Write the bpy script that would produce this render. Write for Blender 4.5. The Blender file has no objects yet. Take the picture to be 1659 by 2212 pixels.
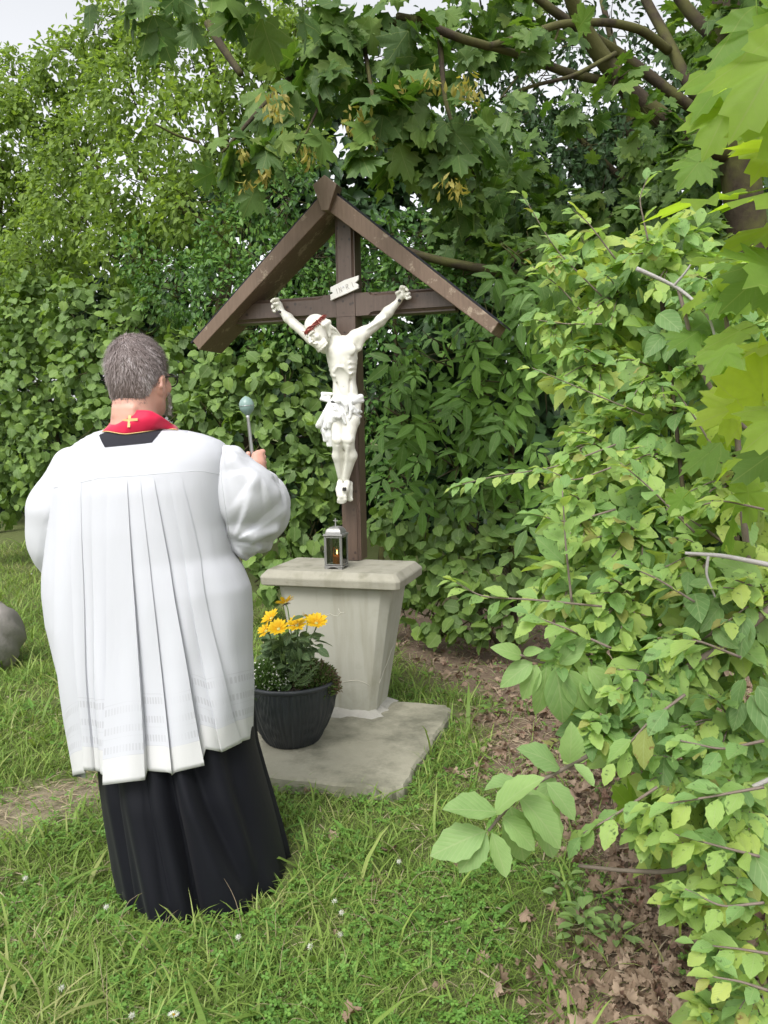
import bpy, math, random
import numpy as np
from mathutils import Vector, Matrix
random.seed(7)
RNG = np.random.default_rng(11)
SC = bpy.context.scene
COL = SC.collection
PI = math.pi

# ---------------------------------------------------------------- camera
F_PX, CAM_W, CAM_H, PITCH, ROLL, CAM_Z = 1724.0, 1659.0, 2212.0, 0.102, 0.019, 1.5
cam_d = bpy.data.cameras.new('camera')
cam_d.sensor_fit = 'VERTICAL'; cam_d.sensor_height = 24.0
cam_d.lens = 24.0 * F_PX / CAM_H
cam_d.clip_start = 0.05; cam_d.clip_end = 600.0
cam = bpy.data.objects.new('camera', cam_d); COL.objects.link(cam)
CAM_R = Matrix.Rotation(PI / 2 - PITCH, 3, 'X') @ Matrix.Rotation(-ROLL, 3, 'Z')
cam.matrix_world = Matrix.Translation((0, 0, CAM_Z)) @ CAM_R.to_4x4()
SC.camera = cam

# ---------------------------------------------------------------- sky, sun, exposure
SUN_EL, SUN_AZ = math.radians(52), math.radians(205)      # azimuth clockwise from +Y
world = bpy.data.worlds.new('World'); SC.world = world; world.use_nodes = True
wn, wl = world.node_tree.nodes, world.node_tree.links
sky = wn.new('ShaderNodeTexSky'); sky.sky_type = 'NISHITA'; sky.sun_disc = False
sky.sun_elevation = SUN_EL; sky.sun_rotation = SUN_AZ
sky.air_density = 1.0; sky.dust_density = 3.0; sky.ozone_density = 1.0
hs = wn.new('ShaderNodeHueSaturation'); hs.inputs['Saturation'].default_value = 0.12
hs.inputs['Value'].default_value = 1.0
wl.new(sky.outputs[0], hs.inputs['Color'])
bg = wn['Background']; bg.inputs['Strength'].default_value = 0.15
wl.new(hs.outputs[0], bg.inputs['Color'])
sun_d = bpy.data.lights.new('sun', 'SUN'); sun_d.energy = 1.1; sun_d.angle = math.radians(22)
sun_d.color = (1.0, 0.97, 0.93)
sun = bpy.data.objects.new('sun', sun_d); COL.objects.link(sun)
_sd = Vector((math.sin(SUN_AZ) * math.cos(SUN_EL), math.cos(SUN_AZ) * math.cos(SUN_EL), math.sin(SUN_EL)))
sun.rotation_euler = _sd.to_track_quat('Z', 'Y').to_euler()
SC.view_settings.view_transform = 'Standard'
SC.view_settings.look = 'None'; SC.view_settings.gamma = 1.0
SC.view_settings.use_curve_mapping = False
SC.view_settings.exposure = 1.0
SC.cycles.max_bounces = 8; SC.cycles.diffuse_bounces = 4; SC.cycles.transmission_bounces = 6
SC.cycles.transparent_max_bounces = 8; SC.cycles.use_denoising = True

# ---------------------------------------------------------------- measuring helpers
RM = np.array(CAM_R)
def ray(px, py):
    a = (px - CAM_W / 2) / F_PX; b = (CAM_H / 2 - py) / F_PX
    return RM @ np.array([a, b, -1.0])
def U(px, py, Y):
    r = ray(px, py); return np.array([0, 0, CAM_Z]) + r * (Y / r[1])
def G(px, py, z=0.0):
    r = ray(px, py); return np.array([0, 0, CAM_Z]) + r * ((z - CAM_Z) / r[2])
def project(P):
    q = (np.atleast_2d(P) - np.array([0, 0, CAM_Z])) @ RM
    d = -q[:, 2]; d = np.where(np.abs(d) < 1e-6, 1e-6, d)
    return CAM_W / 2 + F_PX * q[:, 0] / d, CAM_H / 2 - F_PX * q[:, 1] / d, d
# the shrine's own frame: X along its front, Y to the back
S_YAW, S_O = -0.301, np.array([-0.219, 4.094, 0.0])
SX = np.array([math.cos(S_YAW), math.sin(S_YAW), 0]); SY = np.array([-math.sin(S_YAW), math.cos(S_YAW), 0])
def S(px, py, ly):
    """point of the shrine frame (local) seen at px,py on the local plane y = ly"""
    r = ray(px, py); o = np.array([0, 0, CAM_Z]) - S_O
    t = (ly - o @ SY) / (r @ SY); w = o + r * t
    return np.array([w @ SX, ly, w[2]])
def Spx(local, dpx):        # photo pixels to metres at a local point
    w = S_O + SX * local[0] + SY * local[1]
    return dpx / F_PX * w[1]

# ---------------------------------------------------------------- object helpers
def link(o, parent=None):
    COL.objects.link(o)
    if parent is not None: o.parent = parent
    return o
def tag(o, label=None, cat=None, group=None, kind=None):
    if label: o['label'] = label
    if cat: o['category'] = cat
    if group: o['group'] = group
    if kind: o['kind'] = kind
    return o
def empty(name, loc=(0, 0, 0), rz=0.0, **k):
    o = bpy.data.objects.new(name, None); link(o); o.empty_display_size = 0.1
    o.location = loc; o.rotation_euler = (0, 0, rz)
    return tag(o, **k)
def mesh_np(name, V, faces, mat=None, smooth=True, attr=None, uv=None):
    """V (n,3); faces: list of (m,k) index arrays"""
    me = bpy.data.meshes.new(name)
    V = np.asarray(V, dtype=np.float32)
    faces = [np.asarray(f, dtype=np.int32) for f in faces if len(f)]
    me.vertices.add(len(V)); me.vertices.foreach_set('co', V.ravel())
    nl = sum(f.size for f in faces); npo = sum(len(f) for f in faces)
    me.loops.add(nl); me.loops.foreach_set('vertex_index', np.concatenate([f.ravel() for f in faces]))
    me.polygons.add(npo)
    st = []; c = 0
    for f in faces:
        st.append(c + np.arange(len(f)) * f.shape[1]); c += f.size
    me.polygons.foreach_set('loop_start', np.concatenate(st).astype(np.int32))
    if attr is not None:
        a = me.attributes.new('luv', 'FLOAT_VECTOR', 'POINT')
        a.data.foreach_set('vector', np.asarray(attr, dtype=np.float32).ravel())
    me.update(calc_edges=True); me.validate()
    me.polygons.foreach_set('use_smooth', np.full(len(me.polygons), smooth, dtype=bool))
    if mat: me.materials.append(mat)
    return me
def obj_np(name, V, faces, mat=None, parent=None, **k):
    o = bpy.data.objects.new(name, mesh_np(name, V, faces, mat, **k)); return link(o, parent)

class MB:
    """collects shapes into one mesh"""
    def __init__(s): s.v = []; s.f = {}; s.n = 0
    def add(s, V, F):
        V = np.asarray(V, float)
        for f in F: s.f.setdefault(len(f), []).append([i + s.n for i in f])
        s.v.append(V); s.n += len(V); return s
    def grid(s, V, nr, nc, wrap=False, cap=False):
        """V is nr*nc points, rows first"""
        F = []
        for r in range(nr - 1):
            for c in range(nc if wrap else nc - 1):
                c2 = (c + 1) % nc; F.append((r*nc+c, r*nc+c2, (r+1)*nc+c2, (r+1)*nc+c))
        if cap: F.append(tuple(range(nc))[::-1]); F.append(tuple((nr-1)*nc + i for i in range(nc)))
        return s.add(V, F)
    def tube(s, pts, rad, n=8, cap=True, sq=None):
        pts = np.asarray(pts, float); m = len(pts)
        rad = np.broadcast_to(rad, (m,)) if np.ndim(rad) < 2 else rad
        T = np.gradient(pts, axis=0); T /= np.linalg.norm(T, axis=1)[:, None] + 1e-9
        up = np.array([0, 0, 1.0]) if abs(T[0][2]) < .9 else np.array([1.0, 0, 0])
        V = []; a = np.cross(T[0], up); a /= np.linalg.norm(a)
        for i in range(m):
            a = a - T[i] * (a @ T[i]); a /= np.linalg.norm(a) + 1e-9; b = np.cross(T[i], a)
            for k in range(n):
                th = 2 * PI * k / n; V.append(pts[i] + rad[i] * (a * math.cos(th) + b * math.sin(th)))
        return s.grid(V, m, n, wrap=True, cap=cap)
    def box(s, lo, hi, M=None, bev=0.0):
        x0, y0, z0 = lo; x1, y1, z1 = hi
        if bev <= 0:
            V = [(x, y, z) for z in (z0, z1) for y in (y0, y1) for x in (x0, x1)]
            F = [(0,2,3,1),(4,5,7,6),(0,1,5,4),(2,6,7,3),(0,4,6,2),(1,3,7,5)]
        else:
            V = []; c = np.array([(x0+x1)/2, (y0+y1)/2, (z0+z1)/2]); h = np.array([x1-x0, y1-y0, z1-z0]) / 2
            idx = {}
            for sx in (-1, 1):
                for sy in (-1, 1):
                    for sz in (-1, 1):
                        for ax in range(3):
                            q = h - bev; q = q.copy(); q[ax] = h[ax]
                            idx[(sx, sy, sz, ax)] = len(V); V.append(c + np.array([sx, sy, sz]) * q)
            F = []
            for ax in range(3):
                o = [a for a in range(3) if a != ax]
                for sg in (-1, 1):
                    q = []
                    for (p, r) in ((-1,-1),(1,-1),(1,1),(-1,1)):
                        k = [0,0,0]; k[ax] = sg; k[o[0]] = p; k[o[1]] = r; q.append(idx[(*k, ax)])
                    F.append(q)
            for ax in range(3):      # edges parallel to ax
                o = [a for a in range(3) if a != ax]
                for p in (-1, 1):
                    for r in (-1, 1):
                        k0 = [0,0,0]; k0[ax] = -1; k0[o[0]] = p; k0[o[1]] = r; k1 = list(k0); k1[ax] = 1
                        F.append([idx[(*k0,o[0])], idx[(*k0,o[1])], idx[(*k1,o[1])], idx[(*k1,o[0])]])
            for sx in (-1,1):
                for sy in (-1,1):
                    for sz in (-1,1): F.append([idx[(sx,sy,sz,a)] for a in range(3)])
        V = np.asarray(V, float)
        if M is not None:
            M = np.array(M); V = V @ M[:3,:3].T + M[:3,3]
        return s.add(V, [tuple(f) for f in F])
    def prism(s, poly, d0, d1, axis=1):
        """polygon in the plane across axis, from d0 to d1"""
        n = len(poly); V = []
        for d in (d0, d1):
            for (a, b) in poly:
                p = [a, b]; p.insert(axis, d); V.append(p)
        F = [tuple(range(n)), tuple(range(2*n-1, n-1, -1))] + [((i+1)%n, i, n+i, n+(i+1)%n) for i in range(n)]
        return s.add(V, F)
    def build(s, name, mat, parent=None, smooth=False, bevel=0.0, auto=None):
        V = np.concatenate(s.v); me = mesh_np(name, V, [np.array(f) for f in s.f.values()], mat, smooth)
        import bmesh
        bm = bmesh.new(); bm.from_mesh(me); bmesh.ops.recalc_face_normals(bm, faces=bm.faces)
        if bevel > 0:
            es = [e for e in bm.edges if len(e.link_faces) == 2 and e.calc_face_angle(0) > .5]
            bmesh.ops.bevel(bm, geom=es, offset=bevel, segments=2, affect='EDGES', profile=.5, clamp_overlap=True)
        bm.to_mesh(me); bm.free()
        if auto is not None:
            me.polygons.foreach_set('use_smooth', np.ones(len(me.polygons), dtype=bool))
            me.set_sharp_from_angle(angle=auto)
        o = bpy.data.objects.new(name, me); return link(o, parent)

# ---------------------------------------------------------------- carved shapes: distance fields
class SDF:
    def __init__(s, lo, hi, h):
        s.lo = np.array(lo, float); s.h = h
        s.n = np.ceil((np.array(hi) - s.lo) / h).astype(int) + 1
        s.F = np.full(s.n, 0.25, dtype=np.float32)
    def _win(s, lo, hi):
        a = np.clip(np.floor((np.array(lo) - s.lo) / s.h).astype(int), 0, s.n)
        b = np.clip(np.ceil((np.array(hi) - s.lo) / s.h).astype(int) + 1, 0, s.n)
        if np.any(b <= a): return None
        ax = [s.lo[i] + s.h * np.arange(a[i], b[i]) for i in range(3)]
        P = np.stack(np.meshgrid(*ax, indexing='ij'), -1)
        return tuple(slice(a[i], b[i]) for i in range(3)), P
    def _mix(s, sl, D, k, sub):
        A = s.F[sl]
        if sub:
            D = -D; t = np.clip(.5 + .5 * (A - D) / k * -1, 0, 1)      # smooth max(A, D)
            s.F[sl] = A * (1 - t) + D * t + k * t * (1 - t)
        else:
            t = np.clip(.5 + .5 * (A - D) / k, 0, 1)
            s.F[sl] = A * (1 - t) + D * t - k * t * (1 - t)
    def cone(s, a, b, ra, rb, k=.01, sub=False, flat=None):
        a = np.array(a, float); b = np.array(b, float); m = max(ra, rb) + k + 3 * s.h
        w = s._win(np.minimum(a, b) - m, np.maximum(a, b) + m)
        if w is None: return s
        sl, P = w; ab = b - a; L = ab @ ab + 1e-12
        t = np.clip(((P - a) @ ab) / L, 0, 1)
        D = np.linalg.norm(P - a - t[..., None] * ab, axis=-1) - (ra + (rb - ra) * t)
        s._mix(sl, D, k, sub); return s
    def ell(s, c, r, R=None, k=.01, sub=False):
        c = np.array(c, float); r = np.array(r, float) * np.ones(3); m = r.max() + k + 3 * s.h
        w = s._win(c - m, c + m)
        if w is None: return s
        sl, P = w; Q = P - c
        if R is not None: Q = Q @ np.array(R)
        k0 = np.linalg.norm(Q / r, axis=-1); k1 = np.linalg.norm(Q / r**2, axis=-1)
        D = k0 * (k0 - 1) / (k1 + 1e-9)
        s._mix(sl, D, k, sub); return s
    def chain(s, pts, rad, k=.01):
        for i in range(len(pts) - 1): s.cone(pts[i], pts[i+1], rad[i], rad[i+1], k)
        return s
    def mesh(s):
        F = s.F; I = F < 0
        nx, ny, nz = F.shape
        cnt = np.zeros((nx-1, ny-1, nz-1), np.int8)
        for dx in (0,1):
            for dy in (0,1):
                for dz in (0,1): cnt += I[dx:nx-1+dx, dy:ny-1+dy, dz:nz-1+dz]
        cell = (cnt > 0) & (cnt < 8); C = np.argwhere(cell); idx = np.full(cell.shape, -1, np.int32)
        idx[cell] = np.arange(len(C))
        acc = np.zeros((len(C), 3)); num = np.zeros(len(C))
        for ax in range(3):
            o = [a for a in range(3) if a != ax]
            for p in (0, 1):
                for q in (0, 1):
                    c0 = C.copy(); c0[:, o[0]] += p; c0[:, o[1]] += q; c1 = c0.copy(); c1[:, ax] += 1
                    f0 = F[tuple(c0.T)]; f1 = F[tuple(c1.T)]; m = (f0 < 0) != (f1 < 0)
                    t = f0 / np.where(m, f0 - f1, 1); pt = c0 + 0.0; pt[:, ax] += t
                    acc[m] += pt[m]; num[m] += 1
        V = s.lo + s.h * acc / num[:, None]
        faces = []
        for ax in range(3):
            o = [a for a in range(3) if a != ax]
            sl0 = [slice(None)] * 3; sl1 = [slice(None)] * 3
            sl0[ax] = slice(0, F.shape[ax]-1); sl1[ax] = slice(1, None)
            E = I[tuple(sl0)] != I[tuple(sl1)]; X = np.argwhere(E)
            ok = (X[:, o[0]] > 0) & (X[:, o[1]] > 0) & (X[:, o[0]] < F.shape[o[0]]-1) & (X[:, o[1]] < F.shape[o[1]]-1)
            X = X[ok]; q = []
            for (p, r) in ((1,1),(0,1),(0,0),(1,0)):
                c = X.copy(); c[:, o[0]] -= p; c[:, o[1]] -= r; q.append(idx[tuple(c.T)])
            Q = np.stack(q, 1); flip = I[tuple(X.T)] if ax != 1 else ~I[tuple(X.T)]
            Q[flip] = Q[flip][:, ::-1]; faces.append(Q)
        Q = np.concatenate(faces); Q = Q[(Q >= 0).all(1)]
        return V, Q[:, ::-1]
# ---------------------------------------------------------------- materials
def rgb(c): return (c[0], c[1], c[2], 1.0)
class NT:
    def __init__(s, name):
        s.m = bpy.data.materials.new(name); s.m.use_nodes = True
        s.n = s.m.node_tree.nodes; s.l = s.m.node_tree.links
        s.b = s.n['Principled BSDF']; s.out = s.n['Material Output']
    def new(s, t, **k):
        x = s.n.new('ShaderNode' + t)
        for a, b in k.items(): setattr(x, a, b)
        return x
    def set(s, sock, v):
        if hasattr(v, 'is_linked') or hasattr(v, 'links'): s.l.new(v, sock)
        else: sock.default_value = v
    def coord(s, kind='Object', scale=(1,1,1)):
        t = s.new('TexCoord'); mp = s.new('Mapping'); s.l.new(t.outputs[kind], mp.inputs['Vector'])
        mp.inputs['Scale'].default_value = scale; return mp.outputs[0]
    def noise(s, vec, scale, detail=4, rough=.55, out='Fac'):
        x = s.new('TexNoise'); s.l.new(vec, x.inputs['Vector']); x.inputs['Scale'].default_value = scale
        x.inputs['Detail'].default_value = detail; x.inputs['Roughness'].default_value = rough; return x.outputs[out]
    def ramp(s, fac, stops, interp='LINEAR'):
        x = s.new('ValToRGB'); s.l.new(fac, x.inputs[0]); cr = x.color_ramp; cr.interpolation = interp
        while len(cr.elements) < len(stops): cr.elements.new(.5)
        for e, (p, c) in zip(cr.elements, stops): e.position = p; e.color = rgb(c) if np.ndim(c) else (c, c, c, 1)
        return x.outputs[0]
    def math(s, op, a, b=0.0, c=0.0):
        x = s.new('Math', operation=op)
        for i, v in enumerate((a, b, c)): s.set(x.inputs[i], v)
        return x.outputs[0]
    def mix(s, fac, a, b, mode='MIX'):
        x = s.new('Mix', data_type='RGBA', blend_type=mode)
        s.set(x.inputs[0], fac)
        for i, v in ((6, a), (7, b)):
            s.set(x.inputs[i], rgb(v) if isinstance(v, tuple) and len(v) == 3 else v)
        return x.outputs[2]
    def bump(s, h, strength=.3, dist=.01):
        x = s.new('Bump'); s.l.new(h, x.inputs['Height']); x.inputs['Strength'].default_value = strength
        x.inputs['Distance'].default_value = dist; s.l.new(x.outputs[0], s.b.inputs['Normal']); return x.outputs[0]
    def base(s, c, rough=.6, spec=.5, metal=0.0):
        s.set(s.b.inputs['Base Color'], rgb(c) if isinstance(c, tuple) else c)
        s.set(s.b.inputs['Roughness'], rough); s.b.inputs['Specular IOR Level'].default_value = spec
        s.b.inputs['Metallic'].default_value = metal; return s

def leaf_mat(name, stops, transl=.35, tcol=1.6, rough=.52, spec=.24, veins=True, blot=None, patch=.35, nv=9):
    t = NT(name); at = t.new('Attribute', attribute_name='luv'); sp = t.new('SeparateXYZ'); t.l.new(at.outputs['Vector'], sp.inputs[0])
    oi = t.new('ObjectInfo'); u, v = sp.outputs[0], sp.outputs[1]
    r = t.math('FRACT', t.math('ADD', sp.outputs[2], oi.outputs['Random']))
    geo = t.new('NewGeometry')
    mp = t.new('Mapping'); t.l.new(geo.outputs['Position'], mp.inputs['Vector'])
    big = t.noise(mp.outputs[0], 1.6, 2)
    r2 = t.math('ADD', t.math('MULTIPLY', r, 1 - patch), t.math('MULTIPLY', t.math('MULTIPLY_ADD', big, 2.2, -.6), patch))
    c = t.ramp(r2, stops)
    if veins == 'palm':
        x_ = t.math('DIVIDE', u, 1.6); an = t.math('ABSOLUTE', t.math('ARCTAN2', x_, v)); rr = t.math('SQRT', t.math('ADD', t.math('MULTIPLY', x_, x_), t.math('MULTIPLY', v, v)))
        dd = t.math('MINIMUM', an, t.math('MINIMUM', t.math('ABSOLUTE', t.math('SUBTRACT', an, .72)), t.math('ABSOLUTE', t.math('SUBTRACT', an, 1.40))))
        dl = t.math('MULTIPLY', dd, rr); ve = t.math('LESS_THAN', dl, .007)
        fine = t.math('LESS_THAN', t.math('ABSOLUTE', t.math('SUBTRACT', t.math('FRACT', t.math('MULTIPLY', t.math('SUBTRACT', rr, t.math('MULTIPLY', dd, .55)), 11)), .5)), .06)
        c = t.mix(t.math('MAXIMUM', t.math('MULTIPLY', ve, .75), t.math('MULTIPLY', fine, .22)), c, t.mix(.5, c, (.34, .38, .14)))
        mott = t.noise(mp.outputs[0], 45, 3); c = t.mix(t.math('MULTIPLY', mott, .45), c, t.mix(.6, c, (.03, .06, .01)))
        t.bump(t.math('ADD', t.math('MULTIPLY', mott, .6), t.math('MULTIPLY', ve, -.5)), .4, .003)
    elif veins:
        au = t.math('ABSOLUTE', u)
        mid = t.math('LESS_THAN', au, .045)
        w = t.math('FRACT', t.math('MULTIPLY', t.math('SUBTRACT', v, t.math('MULTIPLY', au, .45)), nv))
        sv = t.math('LESS_THAN', t.math('ABSOLUTE', t.math('SUBTRACT', w, .5)), .07)
        ve = t.math('MAXIMUM', t.math('MULTIPLY', mid, .6), t.math('MULTIPLY', sv, .45))
        c = t.mix(.18, c, t.mix(t.noise(mp.outputs[0], 38, 3), (.03,.06,.02), (.5,.6,.3))); c2 = t.mix(.5, c, (.36, .42, .22)); c = t.mix(ve, c, c2)
        hgt = t.math('ADD', t.math('ABSOLUTE', t.math('SUBTRACT', w, .5)), t.math('MULTIPLY', mid, -.6))
        t.bump(hgt, .35, .002)
    if blot:
        nz = t.noise(mp.outputs[0], 60, 3); c = t.mix(t.ramp(nz, [(.60, 0.0), (.68, 1.0)]), c, blot)
    back = t.mix(geo.outputs['Backfacing'], c, t.mix(.18, c, (.18, .24, .12)))
    t.base(back, rough, spec)
    tr = t.new('BsdfTranslucent')
    tc = t.mix(1.0, c, (tcol, tcol * 1.0, tcol * .45), 'MULTIPLY'); t.l.new(tc, tr.inputs['Color'])
    mx = t.new('MixShader'); mx.inputs[0].default_value = transl
    t.l.new(t.b.outputs[0], mx.inputs[1]); t.l.new(tr.outputs[0], mx.inputs[2]); t.l.new(mx.outputs[0], t.out.inputs['Surface'])
    return t.m

M = {}
M['plum'] = leaf_mat('plum_leaf', [(0, (.09,.14,.035)), (.4, (.15,.23,.05)), (.8, (.22,.32,.065)), (1, (.28,.36,.08))], .45, veins=False)
M['hazel'] = leaf_mat('hazel_leaf', [(0, (.028,.075,.010)), (.45, (.085,.185,.018)), (1, (.20,.32,.028))], .28)
M['privet'] = leaf_mat('privet_leaf', [(0, (.022,.06,.014)), (.5, (.065,.15,.028)), (1, (.15,.27,.05))], .22, rough=.4, veins=False)
M['elder'] = leaf_mat('elder_leaf', [(0, (.028,.085,.010)), (.5, (.08,.21,.018)), (1, (.15,.31,.028))], .28, nv=12)
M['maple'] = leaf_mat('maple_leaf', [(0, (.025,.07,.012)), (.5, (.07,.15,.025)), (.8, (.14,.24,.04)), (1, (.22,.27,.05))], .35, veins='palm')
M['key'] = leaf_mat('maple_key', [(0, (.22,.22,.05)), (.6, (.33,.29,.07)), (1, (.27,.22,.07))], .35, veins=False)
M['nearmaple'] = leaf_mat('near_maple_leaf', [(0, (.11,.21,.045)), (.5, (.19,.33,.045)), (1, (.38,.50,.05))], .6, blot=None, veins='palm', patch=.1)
M['apple'] = leaf_mat('apple_leaf', [(0, (.10,.22,.08)), (.3, (.20,.36,.11)), (.6, (.32,.47,.12)), (.85, (.43,.53,.13)), (.95, (.52,.54,.15)), (1, (.50,.38,.15))], .42, nv=8, blot=(.10,.16,.05))
M['appletip'] = leaf_mat('apple_tip_leaf', [(0, (.17,.30,.11)), (1, (.28,.43,.14))], .35, nv=8)
M['viburnum'] = leaf_mat('smooth_blue_green_leaf', [(0, (.06,.14,.04)), (.5, (.11,.22,.065)), (1, (.18,.31,.10))], .3, nv=5)
M['yellowing'] = leaf_mat('yellowing_leaf', [(0, (.22,.27,.06)), (.6, (.33,.33,.09)), (1, (.42,.34,.13))], .4, nv=8, blot=(.2,.13,.05))
M['dogwood'] = leaf_mat('dogwood_leaf', [(0, (.17,.30,.10)), (1, (.27,.41,.12))], .35, nv=5)
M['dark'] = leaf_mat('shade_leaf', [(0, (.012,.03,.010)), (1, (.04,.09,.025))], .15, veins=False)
M['grass'] = leaf_mat('grass_blade', [(0, (.09,.15,.03)), (.40, (.16,.25,.05)), (.72, (.24,.33,.08)), (.87, (.34,.34,.15)), (1, (.45,.40,.26))], .3, veins=False, patch=.4)
M['straw'] = leaf_mat('straw', [(0, (.28,.22,.14)), (1, (.46,.39,.28))], .15, veins=False)
M['clover'] = leaf_mat('clover_leaf', [(0, (.09,.19,.04)), (.6, (.14,.28,.055)), (1, (.21,.36,.07))], .3, veins=False)
M['rudb'] = leaf_mat('coneflower_leaf', [(0, (.03,.075,.03)), (1, (.06,.12,.045))], .25, nv=5)
M['dead'] = leaf_mat('dead_leaf', [(0, (.15,.088,.065)), (.5, (.28,.175,.13)), (.9, (.42,.30,.23)), (1, (.42,.18,.07))], .15, tcol=1.0, rough=.7, veins=False)

def bark(name, c0, c1, moss=None):
    t = NT(name); v = t.coord('Object', (1, 1, 1)); n = t.noise(v, 26, 6, .7)
    c = t.mix(n, c0, c1)
    if moss: c = t.mix(t.ramp(t.noise(v, 5, 3), [(.42, 0.0), (.58, 1.0)]), c, moss)
    t.base(c, .9, .2); t.bump(n, .6, .01); return t.m
M['bark'] = bark('bark', (.018,.014,.010), (.085,.068,.045), (.085,.085,.03))
M['twig'] = bark('twig', (.13,.10,.075), (.24,.20,.17))
M['deadtwig'] = bark('dead_twig', (.30,.28,.27), (.45,.43,.41))
M['stem'] = NT('green_stem').base((.12,.19,.06), .6).m

def wood(name, c0, c1, wear, wl=.62):
    t = NT(name); v = t.coord('Object', (1, 1, 1))
    mp = t.coord('Generated', (1, 1, 1)); g = t.coord('Object', (60, 60, 5))
    gr = t.noise(g, 1.6, 8, .65); big = t.noise(v, 5, 3)
    c = t.mix(gr, c0, c1); wr = t.ramp(t.noise(v, 9, 6, .75), [(wl, 0.0), (wl+.06, 1.0)])
    c = t.mix(t.math('MULTIPLY', wr, .75), c, wear); c = t.mix(t.math('MULTIPLY', big, .5), c, c0)
    t.base(c, .55, .4); t.bump(gr, .35, .004); return t.m
M['wood'] = wood('brown_stained_wood', (.055,.034,.027), (.12,.078,.062), (.25,.18,.14), .70)
M['roofwood'] = wood('weathered_rafter_wood', (.085,.055,.036), (.24,.165,.115), (.42,.34,.25), .56)
M['keywood'] = wood('grey_weathered_wood', (.10,.065,.045), (.27,.20,.145), (.38,.31,.25), .6)
def spotted():
    t = NT('spotted_stained_wood'); v = t.coord('Object'); g = t.coord('Object', (60, 60, 5)); gr = t.noise(g, 1.6, 8, .65)
    vo = t.new('TexVoronoi'); t.l.new(v, vo.inputs['Vector']); vo.inputs['Scale'].default_value = 30
    sp = t.ramp(vo.outputs['Distance'], [(.18, 1.0), (.30, 0.0)])
    sp = t.math('MULTIPLY', sp, t.ramp(t.noise(v, 9, 2), [(.45, 0.0), (.6, .8)]))
    c = t.mix(gr, (.058,.036,.026), (.135,.092,.068)); c = t.mix(sp, c, (.02,.014,.013))
    t.base(c, .42, .5); t.bump(gr, .25, .003); return t.m
M['postwood'] = spotted()

def concrete(name, c0, c1, stain, bump=.25, sc=7, fine=90, blot=(.55,.7)):
    t = NT(name); v = t.coord('Object'); a = t.noise(v, sc, 6, .65); f = t.noise(v, fine, 4, .7)
    c = t.mix(a, c0, c1); c = t.mix(t.ramp(t.noise(v, sc*.6, 5, .7), [(blot[0], 0.0), (blot[1], .85)]), c, stain)
    c = t.mix(t.math('MULTIPLY', f, .35), c, c0); t.base(c, .85, .3)
    t.bump(t.math('ADD', f, t.math('MULTIPLY', a, 1.5)), bump, .004); return t.m
M['cap'] = concrete('weathered_cap_concrete', (.24,.23,.185), (.42,.40,.325), (.15,.145,.10), .4)
M['plinth'] = concrete('pale_painted_plaster', (.36,.355,.30), (.46,.45,.385), (.24,.245,.18), .16, 3.5, 130, (.52,.75))
def weather(mat, streak, low):
    nt = mat.node_tree; b_ = nt.nodes['Principled BSDF']; src = b_.inputs['Base Color'].links[0].from_socket
    tc = nt.nodes.new('ShaderNodeTexCoord'); mp = nt.nodes.new('ShaderNodeMapping'); mp.inputs['Scale'].default_value = (14, 14, 1.1); nz = nt.nodes.new('ShaderNodeTexNoise'); nz.inputs['Scale'].default_value = 1.0; nz.inputs['Detail'].default_value = 5
    nt.links.new(tc.outputs['Object'], mp.inputs[0]); nt.links.new(mp.outputs[0], nz.inputs['Vector'])
    rp_ = nt.nodes.new('ShaderNodeValToRGB'); rp_.color_ramp.elements[0].position = .50; rp_.color_ramp.elements[1].position = .78; nt.links.new(nz.outputs['Fac'], rp_.inputs[0])
    mx = nt.nodes.new('ShaderNodeMix'); mx.data_type = 'RGBA'; ml = nt.nodes.new('ShaderNodeMath'); ml.operation = 'MULTIPLY'; ml.inputs[1].default_value = streak
    nt.links.new(rp_.outputs[0], ml.inputs[0]); nt.links.new(ml.outputs[0], mx.inputs[0]); nt.links.new(src, mx.inputs[6]); mx.inputs[7].default_value = (*low, 1); nt.links.new(mx.outputs[2], b_.inputs['Base Color'])
weather(M['plinth'], .6, (.20,.19,.12)); weather(M['cap'], .5, (.16,.155,.10))
M['slab'] = concrete('ground_slab_concrete', (.23,.22,.165), (.42,.40,.31), (.12,.12,.085), .6, 5, 70, (.5,.68))
M['mortar'] = concrete('rough_pale_mortar', (.34,.33,.29), (.5,.48,.43), (.3,.29,.25), .9, 30, 120)
M['crack'] = NT('crack_filler').base((.52,.50,.42), .9).m
M['boulder'] = concrete('grey_granite', (.20,.185,.175), (.42,.39,.36), (.12,.12,.08), .8, 6, 60)

def paint(name, c, rough, sub=0.0, dirt=None, bs=.05):
    t = NT(name); v = t.coord('Object'); n = t.noise(v, 14, 4)
    cc = t.mix(t.math('MULTIPLY', t.ramp(n, [(.5, 0.0), (.75, 1.0)]), .5), c, dirt) if dirt else c
    t.base(cc, rough, .5); t.bump(t.noise(v, 120, 3), bs, .002); return t.m
M['statue'] = paint('cream_glossy_paint', (.72,.705,.635), .32, dirt=(.60,.575,.47))
M['statuecloth'] = paint('white_glossy_paint', (.74,.74,.73), .35, dirt=(.60,.60,.57))
M['redpaint'] = paint('dark_red_paint', (.20,.03,.022), .4, dirt=(.38,.09,.06))
M['pinkpaint'] = paint('blood_pink_paint', (.62,.28,.22), .4)
M['ironnail'] = NT('black_iron').base((.02,.018,.017), .45, .5).m
M['white'] = paint('white_board_paint', (.78,.76,.72), .5, dirt=(.6,.56,.5))
M['engraved'] = NT('engraved_grey').base((.42,.39,.36), .6).m

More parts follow.
